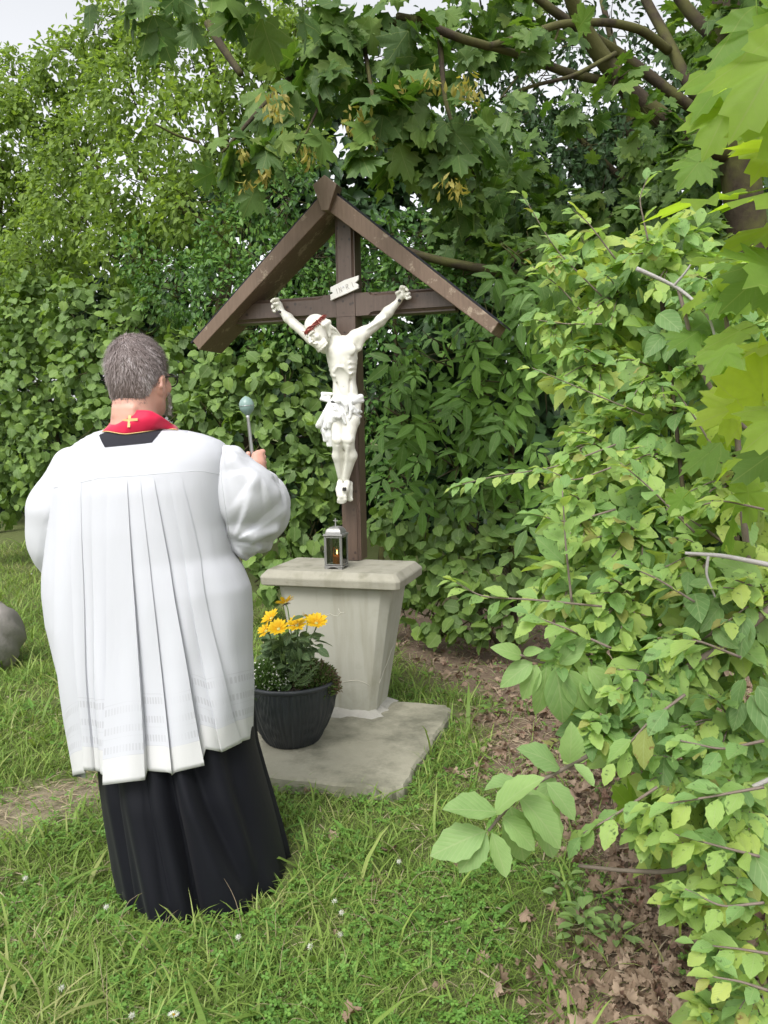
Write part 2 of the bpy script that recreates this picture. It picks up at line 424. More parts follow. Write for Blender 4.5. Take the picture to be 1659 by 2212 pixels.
def cloth(name, c, rough=.85, weave=900, b=.12, sheen=.2, transl=0.0):
    t = NT(name); v = t.coord('Object'); n = t.noise(v, weave, 2); w = t.noise(v, 12, 3)
    t.base(c, rough, .15); t.b.inputs['Sheen Weight'].default_value = sheen
    wr = t.noise(t.coord('Object', (1.0, 1.0, .35)), 9, 3, .6); t.bump(t.math('ADD', t.math('ADD', t.math('MULTIPLY', n, .12), t.math('MULTIPLY', w, .6)), t.math('MULTIPLY', wr, 2.4)), b*2.0, .006)
    if transl:
        tr = t.new('BsdfTranslucent'); tr.inputs['Color'].default_value = rgb(c)
        mx = t.new('MixShader'); mx.inputs[0].default_value = transl
        t.l.new(t.b.outputs[0], mx.inputs[1]); t.l.new(tr.outputs[0], mx.inputs[2]); t.l.new(mx.outputs[0], t.out.inputs['Surface'])
    return t.m
M['black'] = cloth('black_cloth', (.0055,.006,.009), .6, 700, .1, .03)
M['blackneck'] = cloth('charcoal_cloth', (.022,.022,.028), .8, 900, .12, .05)
M['red'] = cloth('crimson_silk', (.55,.012,.055), .5, 500, .1, .3)
M['gold'] = cloth('gold_braid', (.62,.45,.20), .5, 1500, .4, .2)
def surplice_mat():
    t = NT('white_linen'); at = t.new('Attribute', attribute_name='luv'); sp = t.new('SeparateXYZ'); t.l.new(at.outputs['Vector'], sp.inputs[0])
    u, v = sp.outputs[0], sp.outputs[1]           # u = metres along the hem, v = metres above the hem
    def band(lo, hi): return t.math('MULTIPLY', t.math('GREATER_THAN', v, lo), t.math('LESS_THAN', v, hi))
    bars = t.math('GREATER_THAN', t.math('FRACT', t.math('MULTIPLY', u, 95.0)), .45)
    gate = t.ramp(t.noise(t.coord('Object', (1,1,0)), 9, 2), [(.36, .1), (.52, 1.0)])
    m = None
    for lo in (.092, .150, .208):
        bnd = t.math('MULTIPLY', band(lo, lo + .021), bars); m = bnd if m is None else t.math('MAXIMUM', m, bnd)
    line = t.math('MAXIMUM', band(.0785, .0805), t.math('MAXIMUM', band(.238, .2405), band(.136,.1375)))
    m = t.math('MULTIPLY', t.math('MAXIMUM', m, t.math('MULTIPLY', line, .7)), gate)
    base = t.mix(band(-.01, .0785), (.56,.57,.61), (.61,.61,.61))
    c = t.mix(t.math('MULTIPLY', m, .6), base, (.40,.40,.43)); t.base(c, .8, .2); t.b.inputs['Sheen Weight'].default_value = .1
    vv = t.coord('Object'); t.bump(t.math('ADD', t.math('MULTIPLY', t.noise(vv, 800, 2), .15), t.math('ADD', t.noise(t.coord('Object', (1,1,.2)), 30, 3), t.math('MULTIPLY', t.noise(t.coord('Object', (1,1,.35)), 8, 3), 2.0))), .28, .005)
    tr = t.new('BsdfTranslucent'); tr.inputs['Color'].default_value = (.8,.8,.82,1)
    mx = t.new('MixShader'); mx.inputs[0].default_value = .12
    t.l.new(t.b.outputs[0], mx.inputs[1]); t.l.new(tr.outputs[0], mx.inputs[2]); t.l.new(mx.outputs[0], t.out.inputs['Surface'])
    return t.m
M['linen'] = surplice_mat()
M['sleeve'] = cloth('white_linen_sleeve', (.575,.585,.62), .8, 800, .12, .1, .12)
def skin():
    t = NT('skin'); v = t.coord('Object'); n = t.noise(v, 18, 4)
    c = t.mix(n, (.50,.25,.19), (.62,.36,.28)); t.base(c, .5, .4)
    t.b.inputs['Subsurface Weight'].default_value = .15; t.b.inputs['Subsurface Radius'].default_value = (.01,.004,.002)
    t.bump(t.noise(v, 250, 3), .1, .001); return t.m
M['skin'] = skin()
def hairm():
    t = NT('greying_hair'); at = t.new('Attribute', attribute_name='luv'); sp = t.new('SeparateXYZ'); t.l.new(at.outputs['Vector'], sp.inputs[0])
    c = t.ramp(sp.outputs[2], [(0, (.05,.036,.032)), (.45, (.15,.115,.105)), (.8, (.30,.25,.24)), (1, (.55,.50,.50))])
    t.base(c, .5, .35); return t.m
M['hair'] = hairm()
M['beard'] = NT('grey_beard').base((.50,.45,.42), .7).m
M['shoe'] = NT('black_rubber').base((.02,.02,.022), .5).m
M['frame'] = NT('black_glasses_frame').base((.01,.01,.01), .25).m
def glassm(name, col=(.9,.95,.93), rough=.02, fac=.12):
    t = NT(name); g = t.new('BsdfGlossy'); g.inputs['Roughness'].default_value = rough
    tr = t.new('BsdfTransparent'); tr.inputs['Color'].default_value = rgb(col)
    fr = t.new('Fresnel'); fr.inputs[0].default_value = 1.5
    mx = t.new('MixShader'); t.l.new(t.math('ADD', fr.outputs[0], fac), mx.inputs[0])
    t.l.new(tr.outputs[0], mx.inputs[1]); t.l.new(g.outputs[0], mx.inputs[2]); t.l.new(mx.outputs[0], t.out.inputs['Surface']); return t.m
M['glass'] = glassm('clear_glass', (.8,.83,.8), .03, .03)
M['jar'] = glassm('amber_jar_glass', (.95,.70,.45), .03, .02)
def metal():
    t = NT('brushed_pewter'); v = t.coord('Object'); n = t.noise(v, 160, 4, .8)
    c = t.mix(n, (.10,.10,.10), (.55,.54,.52)); t.base(c, .45, .5, .7); t.bump(n, .4, .001); return t.m
M['pewter'] = metal()
M['steel'] = NT('steel').base((.55,.55,.56), .3, .5, 1.0).m
M['verdigris'] = paint('pale_green_bronze', (.20,.30,.27), .35, dirt=(.12,.19,.18))
M['wax'] = NT('amber_wax').base((.60,.25,.05), .4).m
M['wax'].node_tree.nodes['Principled BSDF'].inputs['Subsurface Weight'].default_value = .3
def flame():
    t = NT('candle_flame'); t.base((1,.6,.2), .5); t.b.inputs['Emission Color'].default_value = (1,.62,.28,1)
    t.b.inputs['Emission Strength'].default_value = 6; return t.m
M['flame'] = flame()
def potm():
    t = NT('dark_blue_grey_plastic'); v = t.coord('Object'); n = t.noise(v, 8, 3)
    t.base(t.mix(n, (.020,.023,.026), (.038,.043,.049)), .42, .45); t.bump(t.noise(t.coord('Object', (1,1,.1)), 160, 3), .2, .002); return t.m
M['pot'] = potm()
M['soil'] = concrete('potting_soil', (.012,.009,.007), (.035,.026,.02), (.01,.01,.008), 1.0, 40, 160)
def petal():
    t = NT('golden_petal'); at = t.new('Attribute', attribute_name='luv'); sp = t.new('SeparateXYZ'); t.l.new(at.outputs['Vector'], sp.inputs[0])
    c = t.ramp(sp.outputs[1], [(0, (.74,.34,.01)), (.45, (.82,.50,.012)), (1, (.85,.62,.04))]); t.base(c, .55, .25)
    t.bump(t.math('SINE', t.math('MULTIPLY', sp.outputs[0], 14.0)), .3, .001)
    tr = t.new('BsdfTranslucent'); t.l.new(c, tr.inputs['Color']); mx = t.new('MixShader'); mx.inputs[0].default_value = .3
    t.l.new(t.b.outputs[0], mx.inputs[1]); t.l.new(tr.outputs[0], mx.inputs[2]); t.l.new(mx.outputs[0], t.out.inputs['Surface']); return t.m
M['petal'] = petal()
M['flowereye'] = paint('green_yellow_eye', (.45,.45,.12), .7)
M['whitepetal'] = NT('white_petal').base((.62,.63,.55), .6).m
M['bract'] = NT('dark_bract').base((.07,.05,.04), .7).m
M['needle'] = leaf_mat('rosemary_needle', [(0, (.08,.13,.06)), (1, (.16,.22,.11))], .2, veins=False)
M['sedum'] = leaf_mat('bushy_herb', [(0, (.05,.10,.025)), (.6, (.09,.14,.035)), (1, (.15,.10,.05))], .25, veins=False)
M['sedumtip'] = leaf_mat('reddish_tip', [(0, (.12,.085,.06)), (1, (.20,.13,.09))], .25, veins=False)
M['alyss'] = leaf_mat('white_flower_foliage', [(0, (.06,.12,.03)), (1, (.12,.20,.05))], .3, veins=False)
def groundm():
    t = NT('lawn_soil'); at = t.new('Attribute', attribute_name='luv'); sp = t.new('SeparateXYZ'); t.l.new(at.outputs['Vector'], sp.inputs[0])
    v = t.coord('Object'); n = t.noise(v, 22, 6, .7); n2 = t.noise(v, 3, 4)
    g = t.mix(n, (.06,.085,.025), (.16,.18,.07)); s = t.mix(n, (.10,.072,.05), (.27,.20,.15)); d = t.mix(n, (.17,.14,.09), (.30,.26,.19))
    c = t.mix(t.math('ADD', sp.outputs[0], t.math('MULTIPLY', t.math('SUBTRACT', n2, .5), .4)), g, s); c = t.mix(sp.outputs[1], c, d)
    t.base(c, .95, .1); t.bump(n, .8, .02); return t.m
M['ground'] = groundm()
# ---------------------------------------------------------------- ground
def vnoise(x, y, s, seed=0):
    r = np.random.default_rng(seed).random((64, 64)); x = np.asarray(x) / s + 100; y = np.asarray(y) / s + 100
    i = np.floor(x).astype(int); j = np.floor(y).astype(int); fx = x - i; fy = y - j
    fx = fx*fx*(3-2*fx); fy = fy*fy*(3-2*fy)
    g = lambda a, b: r[a % 64, b % 64]
    return (g(i,j)*(1-fx)+g(i+1,j)*fx)*(1-fy) + (g(i,j+1)*(1-fx)+g(i+1,j+1)*fx)*fy
def height(x, y):
    f = np.clip(1 - np.hypot(x, y - 3) / 14, 0, 1)
    return (vnoise(x, y, .9, 1) - .5) * .05 * f + (vnoise(x, y, .22, 2) - .5) * .022 * f
_lb = np.array([G(*p) for p in ((1235,2330),(1215,2212),(1175,2050),(1160,1900),(1110,1740),(1040,1650),(1000,1560),(985,1500),(850,1420),(600,1330),(0,1165))])
def litterness(x, y):
    o = np.argsort(_lb[:, 1]); xb = np.interp(y, _lb[o, 1], _lb[o, 0])
    return np.clip((x - xb) / .28 + .45 + (vnoise(x, y, .25, 3) - .5) * 1.3, 0, 1) * np.clip((7.2 - y) / .8, 0, 1)
_s0, _s1 = G(-60, 1775), G(250, 1690)
def strawness(x, y):
    d = _s1 - _s0; t = np.clip(((x - _s0[0]) * d[0] + (y - _s0[1]) * d[1]) / (d[0]**2 + d[1]**2), -1.5, 1)
    dist = np.hypot(x - _s0[0] - t * d[0], y - _s0[1] - t * d[1])
    return np.clip(1.5 - dist / .20 + (vnoise(x, y, .2, 4) - .5) * .6, 0, 1)
def slab_xy(x, y):      # world -> shrine local
    dx = x - S_O[0]; dy = y - S_O[1]; return dx*SX[0] + dy*SX[1], dx*SY[0] + dy*SY[1]
SLAB = (-.60, .56, -.90, .12, .064)
def _stretch(lo, hi, n, far):
    a = np.linspace(lo, hi, n); k = 1.35 ** np.arange(1, 17); k = k / k[-1]
    return np.concatenate([lo - k[::-1] * far, a, hi + k * far])
gx = _stretch(-5, 3, 200, 200); gy = _stretch(.8, 9, 205, 200)
X, Y = np.meshgrid(gx, gy); Z = height(X, Y); nr, nc = X.shape
ii = (np.arange(nr - 1)[:, None] * nc + np.arange(nc - 1)[None]).ravel()
ground = obj_np('ground', np.stack([X, Y, Z], -1).reshape(-1, 3), [np.stack([ii, ii+1, ii+nc+1, ii+nc], 1)], M['ground'],
       attr=np.stack([litterness(X, Y), strawness(X, Y), X*0], -1).reshape(-1, 3))
tag(ground, kind='structure')

# ---------------------------------------------------------------- concrete base slab with broken edges
slab = empty('concrete_slab', S_O, S_YAW, label='rough grey concrete slab on the lawn under the pedestal and flower pot', cat='slab')
def rough_slab():
    x0, x1, y0, y1, z = SLAB; mb = MB(); nx, ny = 60, 54
    xs = np.linspace(x0, x1, nx); ys = np.linspace(y0, y1, ny); V = []
    for k, zz in enumerate((-.06, z - .012, z)):
        ins = (.0, .0, .010)[k]
        for (cx, cy) in [(x, y0) for x in xs] + [(x1, y) for y in ys[1:]] + [(x, y1) for x in xs[::-1][1:]] + [(x0, y) for y in ys[::-1][1:-1]]:
            j = (vnoise(cx*3+9, cy*3+9, .12, 5) - .5) * .013 + (vnoise(cx*3, cy*3, .4, 6) - .5) * .012
            dx = cx - (x0+x1)/2; dy = cy - (y0+y1)/2; l = math.hypot(dx, dy)
            ch = max(0, abs(dx)/((x1-x0)/2) + abs(dy)/((y1-y0)/2) - 1.93) * .5
            f = j - ins - ch; V.append((cx + dx/l*f, cy + dy/l*f, zz + ((vnoise(cx, cy, .05, 7)-.5)*.006 if k else 0)))
    n = len(V) // 3; mb.grid(V, 3, n, wrap=True)
    # the top as rings towards the middle
    top = np.array(V[2*n:]); c = np.array([(x0+x1)/2, (y0+y1)/2, z]); R = [top]
    for t in np.linspace(.04, 1, 22)[:-1]:
        q = top * (1-t) + c * t; q[:, 2] = z + (vnoise(q[:,0], q[:,1], .09, 8) - .5) * .007 * min(1, 1); R.append(q)
    mb.grid(np.concatenate(R), len(R), n, wrap=True, cap=False); last = (len(R)-1)
    mb.add(np.concatenate([R[-1], [c]]), [(i, (i+1) % n, n) for i in range(n)])
    return mb
rough_slab().build('slab_body', M['slab'], slab, smooth=True, auto=.6)
# mortar smeared round the foot of the pedestal
mv = MB(); ring = []
for i in range(64):
    a = 2*PI*i/64; cx, cy = max(-1, min(1, 1.3*math.cos(a))) * .195, max(-1, min(1, 1.3*math.sin(a))) * .124
    r = .035 + .035 * vnoise(cx*4+5, cy*4, .1, 9) + (.05 if cy < -.1 and cx > -.1 else 0) * vnoise(cx*9, 3, .3, 2)
    l = math.hypot(cx, cy); ring.append((cx*.9, cy*.9, .098)); ring.append((cx + cx/l*r*.45, cy + cy/l*r*.45, .0735)); ring.append((cx + cx/l*r, cy + cy/l*r, .0605))
ring = np.array(ring).reshape(64, 3, 3).transpose(1, 0, 2).reshape(-1, 3)
ring[:, 2] += (np.random.default_rng(3).random(len(ring)) - .5) * .004
mv.grid(ring, 3, 64, wrap=True); mv.build('mortar_patch', M['mortar'], slab, smooth=True)

# ---------------------------------------------------------------- pedestal
ped = empty('pedestal', S_O + np.array([0, 0, .064]), S_YAW, label='tapered pale concrete pedestal with a wide slab top, under the wooden cross', cat='pedestal')
def octa(hw, hd, c, z): return [(sx*x, sy*y, z) for (sx, sy, x, y) in ((-1,-1,hw-c,hd),(1,-1,hw-c,hd),(1,-1,hw,hd-c),(1,1,hw,hd-c),(1,1,hw-c,hd),(-1,1,hw-c,hd),(-1,1,hw,hd-c),(-1,-1,hw,hd-c))]
mb = MB(); rows = []
for t in np.linspace(0, 1, 14): rows += octa(.195 + (.305-.195)*t, .126 + (.178-.126)*t, .030 + .014*t, .064 - .064 + (.808-.08-.064)*t)
mb.grid(rows, 14, 8, wrap=True, cap=True); pil = mb.build('pillar', M['plinth'], ped, bevel=.004)
mb = MB(); z0 = .808 - .064
rows = []
for (hw, hd, c, z) in ((.350,.210,.02,z0-.081),(.368,.228,.018,z0-.074),(.371,.231,.018,z0-.036),(.366,.226,.018,z0-.028),(.340,.200,.014,z0)): rows += octa(hw, hd, c, z)
mb.grid(rows, 5, 8, wrap=True, cap=True); mb.build('cap', M['cap'], ped, bevel=.004)
# filled hairline cracks in the plaster
def crack(pts, w, face):
    m = MB(); P = []
    for (px, py) in pts:
        # on the tapered front face (or right face): height gives the half width
        z = None
        if face == 'front':
            q = S(px, py, -.14); z = q[2] - .064; t = z / .664; q = S(px, py, -(.126 + .052*t) - .0008); P.append((q[0], q[1], q[2]-.064))
    m.tube(P, w, 5); m.build('filled_crack', M['crack'], ped, smooth=True)
def z6p(x, y): return ((600 + x*.3375) * .8641, (1280 + y*.3375) * .8641)
crack([z6p(*p) for p in ((640,765),(670,755),(700,768),(725,772),(745,745),(770,748))], .0016, 'front')
crack([z6p(*p) for p in ((730,715),(735,735),(748,745))], .0013, 'front')
crack([z6p(*p) for p in ((760,1262),(820,1250),(870,1247),(920,1262),(960,1285))], .0016, 'front')
mm = MB(); P = []
for (a, z) in ((-.118,.17),(-.09,.185),(-.06,.22),(-.03,.235),(0,.26),(.03,.30),(.07,.315)):
    P.append((.195 + .110*(z/.664) + .0006, a, z))
mm.tube(P, .0016, 5); mm.build('filled_crack', M['crack'], ped, smooth=True)

# ---------------------------------------------------------------- cross with its little gable roof
cross = empty('wayside_cross', S_O + SY * .19 + np.array([0, 0, .808]), S_YAW, label='tall dark brown wooden cross with a gabled roof, standing on the pedestal', cat='cross')
CO = np.array([0, .19, .808])                          # offset of its frame inside the shrine frame
PZ, PW, PD = .132, .052, .115                          # post front, half width, depth
def CL(p): return np.asarray(p, float) - CO
def cbox(lo, hi, name, mat, bev=.004, **k):
    m = MB(); m.box(CL(lo), CL(hi)); return m.build(name, mat, cross, bevel=bev, **k)
def profile_bar(length, hw, hd, ch, jl):
    """bar along +z with its front arrises hollowed from jl on; section in x,y"""
    m = MB(); rows = []
    def sec(c, z):
        return [(-hw, hd, z), (-hw, -hd + c, z), (-hw + c*.35, -hd + c, z), (-hw + c, -hd + c*.35, z), (-hw + c, -hd, z), (hw - c, -hd, z), (hw - c, -hd + c*.35, z), (hw - c*.35, -hd + c, z), (hw, -hd + c, z), (hw, hd, z)]
    for z, c in ((0, .0015), (jl, .0015), (jl + .012, ch*.75), (jl + .035, ch), (length, ch)): rows += sec(c, z)
    m.grid(rows, 5, 10, wrap=True, cap=True); return m
ZB, ZT_, PTOP = 2.089, 2.208, 2.62
yc = PZ + PD/2
def place_bar(m, M4, name, mat): 
    for i, v in enumerate(m.v): m.v[i] = v @ np.array(M4)[:3,:3].T + np.array(M4)[:3,3]
    return m.build(name, mat, cross, bevel=0, auto=.5)
def T4(o, ax, ay, az):
    A = np.eye(4); A[:3,0] = ax; A[:3,1] = ay; A[:3,2] = az; A[:3,3] = CL(o); return A
# lower post (runs down from the joint), upper post, the two beam arms
place_bar(profile_bar(ZB - .812, PW, PD/2, .016, .09), T4((0, yc, ZB), (-1,0,0), (0,1,0), (0,0,-1)), 'post', M['postwood'])
place_bar(profile_bar(PTOP - ZT_, PW, PD/2, .014, .03), T4((0, yc, ZT_), (1,0,0), (0,1,0), (0,0,1)), 'post', M['postwood'])
cbox((-PW, PZ + .0005, ZB + .0005), (PW, PZ + PD, ZT_ - .0005), 'joint_block', M['postwood'], .0015)
zc = (ZB + ZT_) / 2
for sg, ln in ((1, .52), (-1, .62)):
    place_bar(profile_bar(ln, (ZT_-ZB)/2 - .001, PD/2 - .004, .020, .07), T4((sg*(PW+.0015), yc, zc), (0,0,-sg), (0,1,0), (sg,0,0)), 'crossbeam', M['postwood'])
# gable roof: two rafter boards, keystone, black roofing felt on top
RY0, RY1 = .035, .285
def rp(px, py): q = S(px, py, RY0); return (q[0] - CO[0], q[2] - CO[2])
lo_o, lo_i = rp(416, 737), rp(429.5, 756); ro_o, ro_i = rp(1076.8, 696.6), rp(1061, 720)
ap_o, ap_i = rp(707, 405), rp(708, 455)
th = .056
def board(tip_o, tip_i, apx_o, apx_i, name):
    m = MB(); m.prism([tip_o, tip_i, apx_i, apx_o], RY0 - CO[1], RY1 - CO[1]); return m.build(name, M['roofwood'], cross, bevel=.004)
bl = board(lo_o, lo_i, (ap_o[0]-.001, ap_o[1]), (ap_i[0]-.001, ap_i[1]), 'roof_board'); br = board(ro_o, ro_i, (ap_o[0]+.001, ap_o[1]), (ap_i[0]+.001, ap_i[1]), 'roof_board')
def felt(tip, apx, sg):
    d = np.array(apx) - np.array(tip); d /= np.linalg.norm(d); n = np.array([-d[1], d[0]]) * sg
    a = np.array(tip) + n*.002 - d*.018; b = np.array(apx) + n*.002
    m = MB(); m.prism([tuple(a), tuple(b), tuple(b + n*.009), tuple(a + n*.009)], RY0 - CO[1] + .012, RY1 - CO[1] + .03); m.build('roof_felt', M['blackneck'], cross)
felt(lo_o, ap_o, 1); felt(ro_o, ap_o, -1)
kp = [rp(*p) for p in ((705,381),(732,401),(714,457),(699,458),(680,403))]
m = MB(); m.prism(kp, RY0 - CO[1] - .03, RY0 - CO[1] + .05); m.build('keystone', M['keywood'], cross, bevel=.003)
# title board with its carved letters
def z3p(x, y): return (553 + .2396*x, 553 + .2396*y)
TY = PZ - .022
tb = [S(*z3p(*p), TY) for p in ((670,282),(800,215),(925,174),(922,212),(893,240),(922,256),(922,290),(800,345),(672,400),(668,348),(697,332),(668,320))]
m = MB(); m.prism([(p[0] - CO[0], p[2] - CO[2]) for p in tb], TY - CO[1], TY - CO[1] + .014); title = m.build('title_board', M['white'], cross, bevel=.0015)
letters = {'I': [[(0,0),(0,1)]], 'N': [[(0,0),(0,1)],[(0,1),(.6,0)],[(.6,0),(.6,1)]], 'R': [[(0,0),(0,1)],[(0,1),(.45,1)],[(.45,1),(.58,.78)],[(.58,.78),(.45,.55)],[(.45,.55),(0,.5)],[(.22,.52),(.62,0)]]}
o0 = S(*z3p(738, 342), TY); o1 = S(*z3p(890, 280), TY); ex = np.array([o1[0]-o0[0], o1[2]-o0[2]]); W = np.linalg.norm(ex); ex /= W; ey = np.array([-ex[1], ex[0]]); H = .026
for ch, u in zip('INRI', (.0, .14, .56, .92)):
    m = MB()
    for (a, b) in letters[ch]:
        P = [np.array([o0[0]-CO[0], o0[2]-CO[2]]) + ex*(u*W + q[0]*H*.75) + ey*(q[1]*H + .002) for q in (a, b)]
        m.tube([(P[0][0], TY-CO[1]-.0004, P[0][1]), (P[1][0], TY-CO[1]-.0004, P[1][1])], .0016, 4)
    m.build('letter', M['engraved'], title)
q = S(*z3p(785, 277), TY); m = MB(); m.tube([CL(q) + (0, .002, 0), CL(q) - (0, .005, 0)], .0045, 8); m.build('nail_head', M['steel'], title)
# small knot hole in the post
q = S(*z3p(797, 688), PZ); m = MB(); m.tube([CL(q) + (0, .002, 0), CL(q) - (0, .0012, 0)], .004, 8); m.build('screw_hole', M['ironnail'], cross)

# ---------------------------------------------------------------- lantern and the candle in it
ZC = .808
la, lb = G(703, 1228.6, ZC), G(737.5, 1231, ZC); lc = G(756, 1223.5, ZC)
lw = .094; ly = math.atan2(lb[1]-la[1], lb[0]-la[0]); ly = -.30
front = (la + lb) / 2; cc = front + lw/2 * np.array([-math.sin(ly), math.cos(ly), 0])
lan = empty('lantern', (cc[0], cc[1], ZC), ly, label='small pewter lantern with a cross on top, on the pedestal cap before the post', cat='lantern')
h = lw/2; b0 = .016; H0 = .152
for sx in (-1, 1):
    for sy in (-1, 1):
        m = MB(); m.box((sx*h - .0045 if sx > 0 else -h, sy*h - .0045 if sy > 0 else -h, b0), (sx*h if sx > 0 else -h + .0045, sy*h if sy > 0 else -h + .0045, b0 + H0)); m.build('corner_post', M['pewter'], lan)
m = MB(); m.box((-h-.003, -h-.003, b0-.004), (h+.003, h+.003, b0)); m.build('floor_plate', M['pewter'], lan, bevel=.001)
m = MB(); m.box((-h-.005, -h-.005, b0+H0), (h+.005, h+.005, b0+H0+.006)); m.box((-h-.003, -h-.003, b0+H0+.006), (h+.003, h+.003, b0+H0+.010)); m.build('top_plate', M['pewter'], lan, bevel=.001)
for sx in (-1, 1):       # arched feet
    for ax in (0, 1):
        m = MB(); poly = [(-h, b0-.004), (-h, 0), (-h+.012, 0)] + [(-h + .012 + (2*h-.024)*t, .010*math.sin(PI*t)) for t in np.linspace(0.06, .94, 9)] + [(h-.012, 0), (h, 0), (h, b0-.004)]
        d0 = sx*h - (.003 if sx > 0 else 0); m.prism(poly, d0, d0 + .003, axis=1 if ax == 0 else 0); m.build('foot', M['pewter'], lan)
for ax in (0, 1):
    for sg in (-1, 1):
        m = MB(); a, bb = -h + .006, h - .006; z0_, z1_ = b0 + .004, b0 + H0 - .004; w = .0055; dd = sg*(h - .003)
        def R(u0, u1, z0, z1, e=.0022): 
            return ((u0, dd-e, z0), (u1, dd+e, z1)) if ax == 0 else ((dd-e, u0, z0), (dd+e, u1, z1))
        for args in ((a, a+w, z0_, z1_), (bb-w, bb, z0_, z1_), (a+w, bb-w, z0_, z0_+w), (a+w, bb-w, z1_-w, z1_)): m.box(*R(*args))
        fr = m.build('door_frame' if (ax == 0 and sg < 0) else 'pane_frame', M['pewter'], lan)
        m = MB(); m.box(*R(a+w, bb-w, z0_+w, z1_-w, .0006)); m.build('pane', M['glass'], fr)
m = MB(); m.tube([(-h+.004, -h-.001, .09), (-h+.004, -h-.007, .09), (-h-.002, -h-.008, .088)], .0018, 6); m.build('latch', M['pewter'], lan)
m = MB(); rows = []; zt0 = b0 + H0 + .010          # curved pyramid roof
for t in np.linspace(0, 1, 10):
    s_ = (h - .010) * math.cos(t*PI/2)**.8 + .004; zz = zt0 + .034 * math.sin(t*PI/2)
    rows += [(-s_,-s_,zz),(s_,-s_,zz),(s_,s_,zz),(-s_,s_,zz)]
m.grid(rows, 10, 4, wrap=True, cap=True); rf = m.build('roof', M['pewter'], lan)
for (sx, sy) in ((-1,-1),(1,-1),(1,1),(-1,1)):
    m = MB(); m.tube([(sx*((h-.010)*math.cos(t*PI/2)**.8+.004), sy*((h-.010)*math.cos(t*PI/2)**.8+.004), zt0+.034*math.sin(t*PI/2)) for t in np.linspace(0,1,8)], .0016, 5); m.build('rib', M['pewter'], rf, smooth=True)
m = MB(); z1_ = zt0 + .034; m.tube([(0,0,z1_-.002),(0,0,z1_+.010)], [.005,.003], 8); m.box((-.0026,-.002,z1_+.008),(.0026,.002,z1_+.042)); m.box((-.0125,-.0019,z1_+.027),(.0125,.0019,z1_+.0325)); m.build('finial_cross', M['pewter'], lan)
can = empty('candle', (cc[0]+.004, cc[1]-.002, ZC + b0), 0, label='burning amber candle in a glass jar inside the lantern', cat='candle')
def lathe(prof, n=20):
    m = MB(); m.grid([(r*math.cos(2*PI*k/n), r*math.sin(2*PI*k/n), z) for r, z in prof for k in range(n)], len(prof), n, wrap=True); return m
lathe([(.001,.001),(.0225,.001),(.0225,.046),(.0205,.047),(.001,.045)]).build('wax', M['wax'], can, smooth=True, auto=.6)
lathe([(.024,.0005),(.0245,.075),(.022,.083),(.0215,.088)]).build('jar', M['jar'], can, smooth=True)
lathe([(.0006,.045),(.0006,.055)], 6).build('wick', M['ironnail'], can)
lathe([(.0003,.052),(.0035,.058),(.0042,.063),(.0022,.071),(.0002,.078)], 10).build('flame', M['flame'], can, smooth=True)

# ---------------------------------------------------------------- flower pot and its plants
pc = G(636, 1600, .064); PC = np.array([pc[0] + .0, 3.62, .064]); PC[0] = U(631, 1560, 3.62)[0]
RR, HH, RB = .214, .302, .122
pot = empty('flower_pot', PC, 0, label='large dark blue-grey ribbed planter on the slab in front of the pedestal', cat='planter')
def pot_r(t): return RB + (RR - RB) * (1 - (1 - t)**2.1)
n = 220; nz = 34; rows = []
rr_ = np.random.default_rng(5); ph = rr_.random(n) * 6
for i in range(nz):
    t = i / (nz - 1); z = .004 + t * (HH - .02); r = pot_r(t)
    for k in range(n):
        a = 2*PI*k/n; w = a*34 + 1.6*math.sin(a*7 + t*2.2) + t*2.4 + 1.3*math.sin(a*3+1)
        g = .0042 * (math.sin(w*1.9) * .6 + .6 * math.sin(w*3.3 + t*3)) * (1 if i < nz-1 else 0); rows.append(((r+g)*math.cos(a), (r+g)*math.sin(a), z))
m = MB(); m.grid(rows, nz, n, wrap=True); m.add([(RB*math.cos(2*PI*k/24), RB*math.sin(2*PI*k/24), .003) for k in range(24)], [tuple(range(24))[::-1]])
m.build('bowl', M['pot'], pot, smooth=True)
lathe([(RR+.001,HH-.022),(RR+.006,HH-.016),(RR+.006,HH-.004),(RR+.001,HH),(RR-.010,HH-.001),(RR-.014,HH-.02),(RR-.02,HH-.06)], 72).build('rim', M['pot'], pot, smooth=True)
lathe([(.001,HH-.026),(.10,HH-.022),(RR-.012,HH-.03)], 48).build('soil', M['soil'], pot, smooth=True)

# ---------------------------------------------------------------- boulder
bs = G(-78, 1462); bo = empty('boulder', (bs[0], bs[1]+.2, -.03), 0, label='rounded grey granite boulder in the grass at the left edge', cat='boulder')
V = []; nn, mm_ = 40, 26
for i in range(mm_):
    for k in range(nn):
        ph_ = PI*i/(mm_-1); th_ = 2*PI*k/nn; d = np.array([math.sin(ph_)*math.cos(th_), math.sin(ph_)*math.sin(th_), math.cos(ph_)])
        f = 1 + (vnoise(d[0]*2+5, d[1]*2+d[2]*3, .8, 12)-.5)*.25 + (vnoise(d[0]*3+d[2], d[1]*3, .25, 13)-.5)*.06
        V.append(d * f * np.array([.27, .26, .29]) + (0, 0, .20))
m = MB(); m.grid(V, mm_, nn, wrap=True); m.build('stone_body', M['boulder'], bo, smooth=True)
